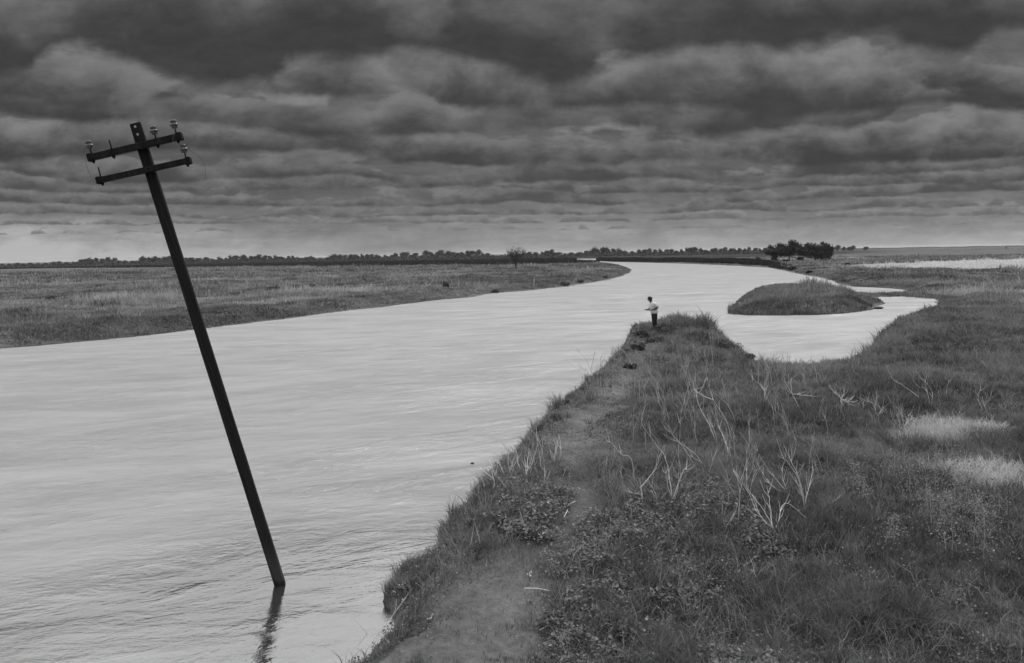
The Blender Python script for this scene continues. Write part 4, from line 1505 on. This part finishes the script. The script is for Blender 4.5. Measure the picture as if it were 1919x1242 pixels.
# ------------------------------------------------------------------ litter, sticks, drift
def lump(px, py, size, label, name, cat, m, z_=None, flat=.5, group=None):
    g_ = ground_hit(px, py) if z_ is None else P(px, py, z_)
    bm_ = bmesh.new()
    bmesh.ops.create_icosphere(bm_, subdivisions=2, radius=size)
    for v_ in bm_.verts:
        v_.co *= random.uniform(.65, 1.25)
        v_.co.z *= flat
    o_ = bobj(name, bm_, m, None, label=label, category=cat)
    o_.location = g_ + Vector((0, 0, size * flat * .6))
    if group:
        o_['group'] = group
    return o_


M_bloom = plain('bloom', .7, .7, .2, .2, 30)


def blossom(px, py, label, n=7, sp=.05):
    g_ = ground_hit(px, py)
    o_ = empty('wildflower', g_, label, 'wildflower', 'pale blooms on the bank')
    bm_ = bmesh.new()
    heads = []
    for _ in range(n):
        e_ = Vector((random.uniform(-sp, sp), random.uniform(-sp, sp), random.uniform(.06, .14)))
        tube_into(bm_, [Vector((0, 0, -.02)), e_ * .6, e_], .003, .002, 4)
        heads.append(e_)
    bobj('stem', bm_, M_bark, o_)
    c_ = np.repeat(np.array(heads), 6, 0) + rng.normal(0, .009, (n * 6, 3))
    add('petals', leaf_mesh('petals', c_, np.full(n * 6, .019), .5, np.full(n * 6, .8), M_bloom), o_)


blossom(805, 1168, 'white bloom on the bare soil at lower left', 6, .04)
blossom(757, 1108, 'white blooms on the crumbling edge of the soil', 9, .06)
blossom(993, 1089, 'single white bloom on the soil beside the leafy patch', 4, .03)
blossom(742, 1124, 'small white bloom just below the blooms on the crumbling edge', 4, .04)
blossom(758, 1136, 'tiny white bloom under the soil edge', 3, .03)
lump(1210, 654, .07, 'small white scrap on the dark bank left of centre of the tip', 'paper_scrap', 'litter', M_litter)
lump(1386, 568, .12, 'white scrap on the left flank of the grassy spit', 'paper_scrap', 'litter', M_litter)
lump(1730, 521, .25, 'white scrap in the far meadow at right', 'paper_scrap', 'litter', M_litter)
lump(516, 569, .28, 'small white scrap on the left meadow slope', 'paper_scrap', 'litter', M_litter, flat=.25)
lump(528, 552, .12, 'tiny white scrap above the other one on the left meadow', 'paper_scrap', 'litter', M_litter)
lump(885, 869, .05, 'dark clump of weed drifting on the river beside the bank', 'driftweed', 'driftweed', M_bark, 0.0, .5)
lump(1645, 578, .45, 'dark log-like lump at the water end of the spit', 'driftwood', 'driftwood', M_bark, 0.02, .25)
weed([[(690, 1203), (720, 1175), (742, 1145), (772, 1103)]], 'long pale stick lying along the crumbling river edge', 'fallen sticks', 1.0, twigs=1, name='stick', cat='stick')
weed([[(693, 1186), (668, 1165), (643, 1146)]], 'thin stick poking out over the water from the river edge', 'fallen sticks', .5, M_stalk_dim, twigs=0, name='stick', cat='stick')


def lying(px0, py0, px1, py1, label, r_=.008):
    a, b_ = ground_hit(px0, py0), ground_hit(px1, py1)
    a.z += .04
    b_.z += .05
    bm_ = bmesh.new()
    tube_into(bm_, [Vector(), (b_ - a) * .5 + Vector((.01, 0, .015)), b_ - a], r_, r_ * .7, 6)
    o_ = bobj('stick', bm_, M_stalk, None, label=label, category='stick', group='fallen sticks')
    o_.location = a


lying(1007, 1013, 1025, 1000, 'short thick pale stick lying left of the path', .014)
lying(1062, 953, 1078, 944, 'pale stick lying right at the edge of the path', .010)
lying(1057, 973, 1064, 960, 'tiny pale stick just below the one at the path edge', .008)
lying(983, 1107, 1030, 1113, 'pale twig lying on the soil left of the leafy patch', .007)
lying(1012, 1186, 1035, 1177, 'pale twig on the soil near the bottom', .006)
lying(1200, 977, 1214, 984, 'short bright stick lying in the leafy patch', .012)
# marker stake on the left bank
g_ = ground_hit(1001, 535)
bm_ = bmesh.new()
box_into(bm_, Vector((0, 0, .55)), .08, .08, 1.5, Matrix.Rotation(.05, 3, 'Y'), .02)
o_ = bobj('stake', bm_, M_stalk_dim, None, label='small white stake standing on the left bank', category='stake')
o_.location = g_
M_dimpost = M_stalk_dim


# ------------------------------------------------------------------ the fisherman
def skin_mesh(name, nodes, edges, m, sub=2, root=0):
    """nodes: (x,y,z,rx[,ry])"""
    me_ = bpy.data.meshes.new(name)
    me_.from_pydata([n_[:3] for n_ in nodes], edges, [])
    o_ = bpy.data.objects.new(name, me_)
    COL.objects.link(o_)
    md_ = o_.modifiers.new('skin', 'SKIN')
    md_.use_smooth_shade = True
    for k, n_ in enumerate(nodes):
        sv = me_.skin_vertices[0].data[k]
        sv.radius = (n_[3], n_[4] if len(n_) > 4 else n_[3])
        sv.use_root = (k == root)
    sb = o_.modifiers.new('sub', 'SUBSURF')
    sb.levels = sub
    sb.render_levels = sub
    bpy.context.view_layer.update()
    dg_ = bpy.context.evaluated_depsgraph_get()
    out = bpy.data.meshes.new_from_object(o_.evaluated_get(dg_))
    bpy.data.objects.remove(o_)
    out.materials.clear()
    out.materials.append(m)
    for p_ in out.polygons:
        p_.use_smooth = True
    return out


def join_meshes(name, ms, m):
    bm_ = bmesh.new()
    for q_ in ms:
        bm_.from_mesh(q_)
    me_ = bpy.data.meshes.new(name)
    bm_.to_mesh(me_)
    bm_.free()
    me_.materials.append(m)
    for p_ in me_.polygons:
        p_.use_smooth = True
    return me_


mp = ground_hit(1226, 617)
# local axes: person faces -X
man = empty('person', mp, 'person in pale shirt and dark trousers standing on the bank tip, head bowed', 'person', rz=R(18))
man.scale = (1.24, 1.24, 1.0)
hipz = .93
bod = [(0.0, 0, hipz, .13, .16), (-.02, 0, 1.12, .12, .145), (-.07, 0, 1.32, .12, .165), (-.115, 0, 1.44, .065, .10), (-.165, 0, 1.51, .054), (-.215, 0, 1.57, .078, .074), (-.23, 0, 1.645, .086, .076), (-.215, 0, 1.70, .05),
       (-.07, -.20, 1.39, .056), (.03, -.25, 1.15, .046), (-.20, -.17, 1.05, .036), (-.29, -.13, 1.05, .028),
       (-.07, .20, 1.39, .056), (0.0, .25, 1.15, .046), (-.24, .12, 1.07, .036), (-.33, .05, 1.08, .028),
       (0.01, -.095, .86, .085), (-.02, -.11, .48, .058), (.03, -.12, .10, .042), (-.10, -.13, .035, .036),
       (0.01, .095, .86, .085), (.03, .11, .48, .058), (.07, .12, .10, .042), (-.06, .14, .035, .036),
       (-.318, 0, 1.585, .014), (-.205, 0, 1.575, .022), (-.34, -.10, 1.045, .026), (-.385, .02, 1.075, .026)]
be = [(0, 1), (1, 2), (2, 3), (3, 4), (4, 5), (5, 6), (6, 7), (2, 8), (8, 9), (9, 10), (10, 11), (2, 12), (12, 13), (13, 14), (14, 15), (0, 16), (16, 17), (17, 18), (18, 19), (0, 20), (20, 21), (21, 22), (22, 23), (11, 26), (15, 27)]
be += [(6, 24)]
bod2 = [b_ for k, b_ in enumerate(bod) if k != 25]
be = [(a, b_ - 1 if b_ > 25 else b_) for a, b_ in be]
ms = [skin_mesh('body', bod2, be, M_skin)]
for (hx, hy_, hz_, sd_) in ((-.34, -.10, 1.045, 1), (-.385, .02, 1.075, -1)):
    for k, (oy, ln) in enumerate(((-.030, .070), (-.011, .080), (.009, .076), (.028, .060))):
        nd = [(hx, hy_ + oy * .6, hz_, .010), (hx - .035, hy_ + oy, hz_ + .004, .0095), (hx - .035 - ln * .45, hy_ + oy * 1.05, hz_ - .008, .0085), (hx - .03 - ln * .7, hy_ + oy, hz_ - .035, .0075)]
        ms.append(skin_mesh('finger', nd, [(0, 1), (1, 2), (2, 3)], M_skin, 1))
    nd = [(hx + .01, hy_ + .02 * sd_, hz_, .012), (hx - .01, hy_ + .045 * sd_, hz_ + .012, .011), (hx - .04, hy_ + .05 * sd_, hz_ + .01, .009)]
    ms.append(skin_mesh('thumb', nd, [(0, 1), (1, 2)], M_skin, 1))
# ears, lips, brows
for sd_ in (-1, 1):
    ms.append(skin_mesh('ear', [(-.215, sd_ * .074, 1.63, .012), (-.21, sd_ * .084, 1.615, .014), (-.215, sd_ * .076, 1.595, .009)], [(0, 1), (1, 2)], M_skin, 1))
ms.append(skin_mesh('lips', [(-.290, -.02, 1.555, .008), (-.298, 0, 1.553, .010), (-.290, .02, 1.555, .008)], [(0, 1), (1, 2)], M_skin, 1))
add('body', join_meshes('body', ms, M_skin), man)
eb = bmesh.new()
for sd_ in (-1, 1):
    bmesh.ops.create_uvsphere(eb, u_segments=10, v_segments=8, radius=.012, matrix=Matrix.Translation((-.300, sd_ * .030, 1.612)))
bobj('eyes', eb, M_hair, man, smooth=True)
hbm = bmesh.new()
bmesh.ops.create_uvsphere(hbm, u_segments=20, v_segments=14, radius=1.0)
for v_ in hbm.verts:
    n_ = v_.co.copy()
    k_ = 1.0 + .05 * math.sin(9 * n_.x + 3) * math.sin(11 * n_.y) + random.uniform(-.02, .03)
    # the face side is drawn in under the fringe, the back hangs to the nape
    if n_.x < -.1 and n_.z < .45:
        k_ *= .80 if n_.z > -.3 else .66
    if n_.x > .1 and n_.z < 0:
        n_.z *= 1.25
    v_.co = Vector((-.212 + n_.x * .116 * k_, n_.y * .100 * k_, 1.65 + n_.z * .108 * k_))
bobj('hair', hbm, M_hair, man, smooth=True)
def loft(bm_, rings_, sides=22):
    rr_ = []
    for (cx, cy, cz, ax_, ay_, az_, ra, rb_) in rings_:
        # ring centre, ring axis, two radii
        n_ = Vector((ax_, ay_, az_)).normalized()
        u_ = Vector((0, 1, 0)) if abs(n_.y) < .8 else Vector((1, 0, 0))
        v_ = n_.cross(u_).normalized()
        u_ = v_.cross(n_).normalized()
        rr_.append([bm_.verts.new(Vector((cx, cy, cz)) + v_ * (ra * math.cos(q * 2 * math.pi / sides)) + u_ * (rb_ * math.sin(q * 2 * math.pi / sides)) * (1 + .03 * math.sin(q * 5 + cz * 30))) for q in range(sides)])
    for a_, b2 in zip(rr_, rr_[1:]):
        for q in range(sides):
            bm_.faces.new((a_[q], a_[(q + 1) % sides], b2[(q + 1) % sides], b2[q]))
    bm_.faces.new(rr_[0][::-1])
    bm_.faces.new(rr_[-1])


sb_ = bmesh.new()
loft(sb_, [(.005, 0, .86, 0, 0, 1, .155, .195), (.005, 0, .90, 0, 0, 1, .165, .205), (0, 0, 1.0, 0, 0, 1, .158, .195), (-.02, 0, 1.12, -.15, 0, 1, .155, .185), (-.05, 0, 1.24, -.25, 0, 1, .155, .195),
           (-.075, 0, 1.34, -.3, 0, 1, .145, .215), (-.09, 0, 1.41, -.3, 0, 1, .115, .205), (-.11, 0, 1.455, -.35, 0, 1, .080, .125), (-.125, 0, 1.485, -.4, 0, 1, .064, .075)])
for sd_ in (-1, 1):
    loft(sb_, [(-.075, sd_ * .14, 1.385, 0, sd_ * 1, -.35, .085, .085), (-.06, sd_ * .205, 1.36, .1, sd_ * .6, -1, .082, .078), (-.02, sd_ * .235, 1.27, .3, sd_ * .2, -1, .078, .074), (.01, sd_ * .248, 1.19, .3, sd_ * .1, -1, .074, .072)], 14)
bobj('shirt', sb_, M_shirt, man, smooth=True)
tr_ = [(0.0, 0, .98, .120, .150), (0.0, 0, .87, .130, .160), (0.01, -.10, .66, .088), (-.02, -.11, .46, .078), (.03, -.12, .09, .068), (0.015, .10, .66, .088), (.03, .11, .46, .078), (.07, .12, .09, .068)]
add('trousers', skin_mesh('trousers', tr_, [(0, 1), (1, 2), (2, 3), (3, 4), (1, 5), (5, 6), (6, 7)], M_trouser, root=1), man)


# ------------------------------------------------------------------ thin haze
m_, t = mat('haze')
pvn = t.n('ShaderNodeVolumePrincipled')
pvn.inputs['Color'].default_value = (.9, .9, .9, 1)
pvn.inputs['Density'].default_value = .00008
pvn.inputs['Anisotropy'].default_value = 0.0
o_ = t.n('ShaderNodeOutputMaterial')
t.put(o_.inputs['Volume'], pvn.outputs[0])
bm_ = bmesh.new()
box_into(bm_, Vector((0, 0, 14)), 60500, 60500, 33)
bobj('haze', bm_, m_, None, kind='stuff')
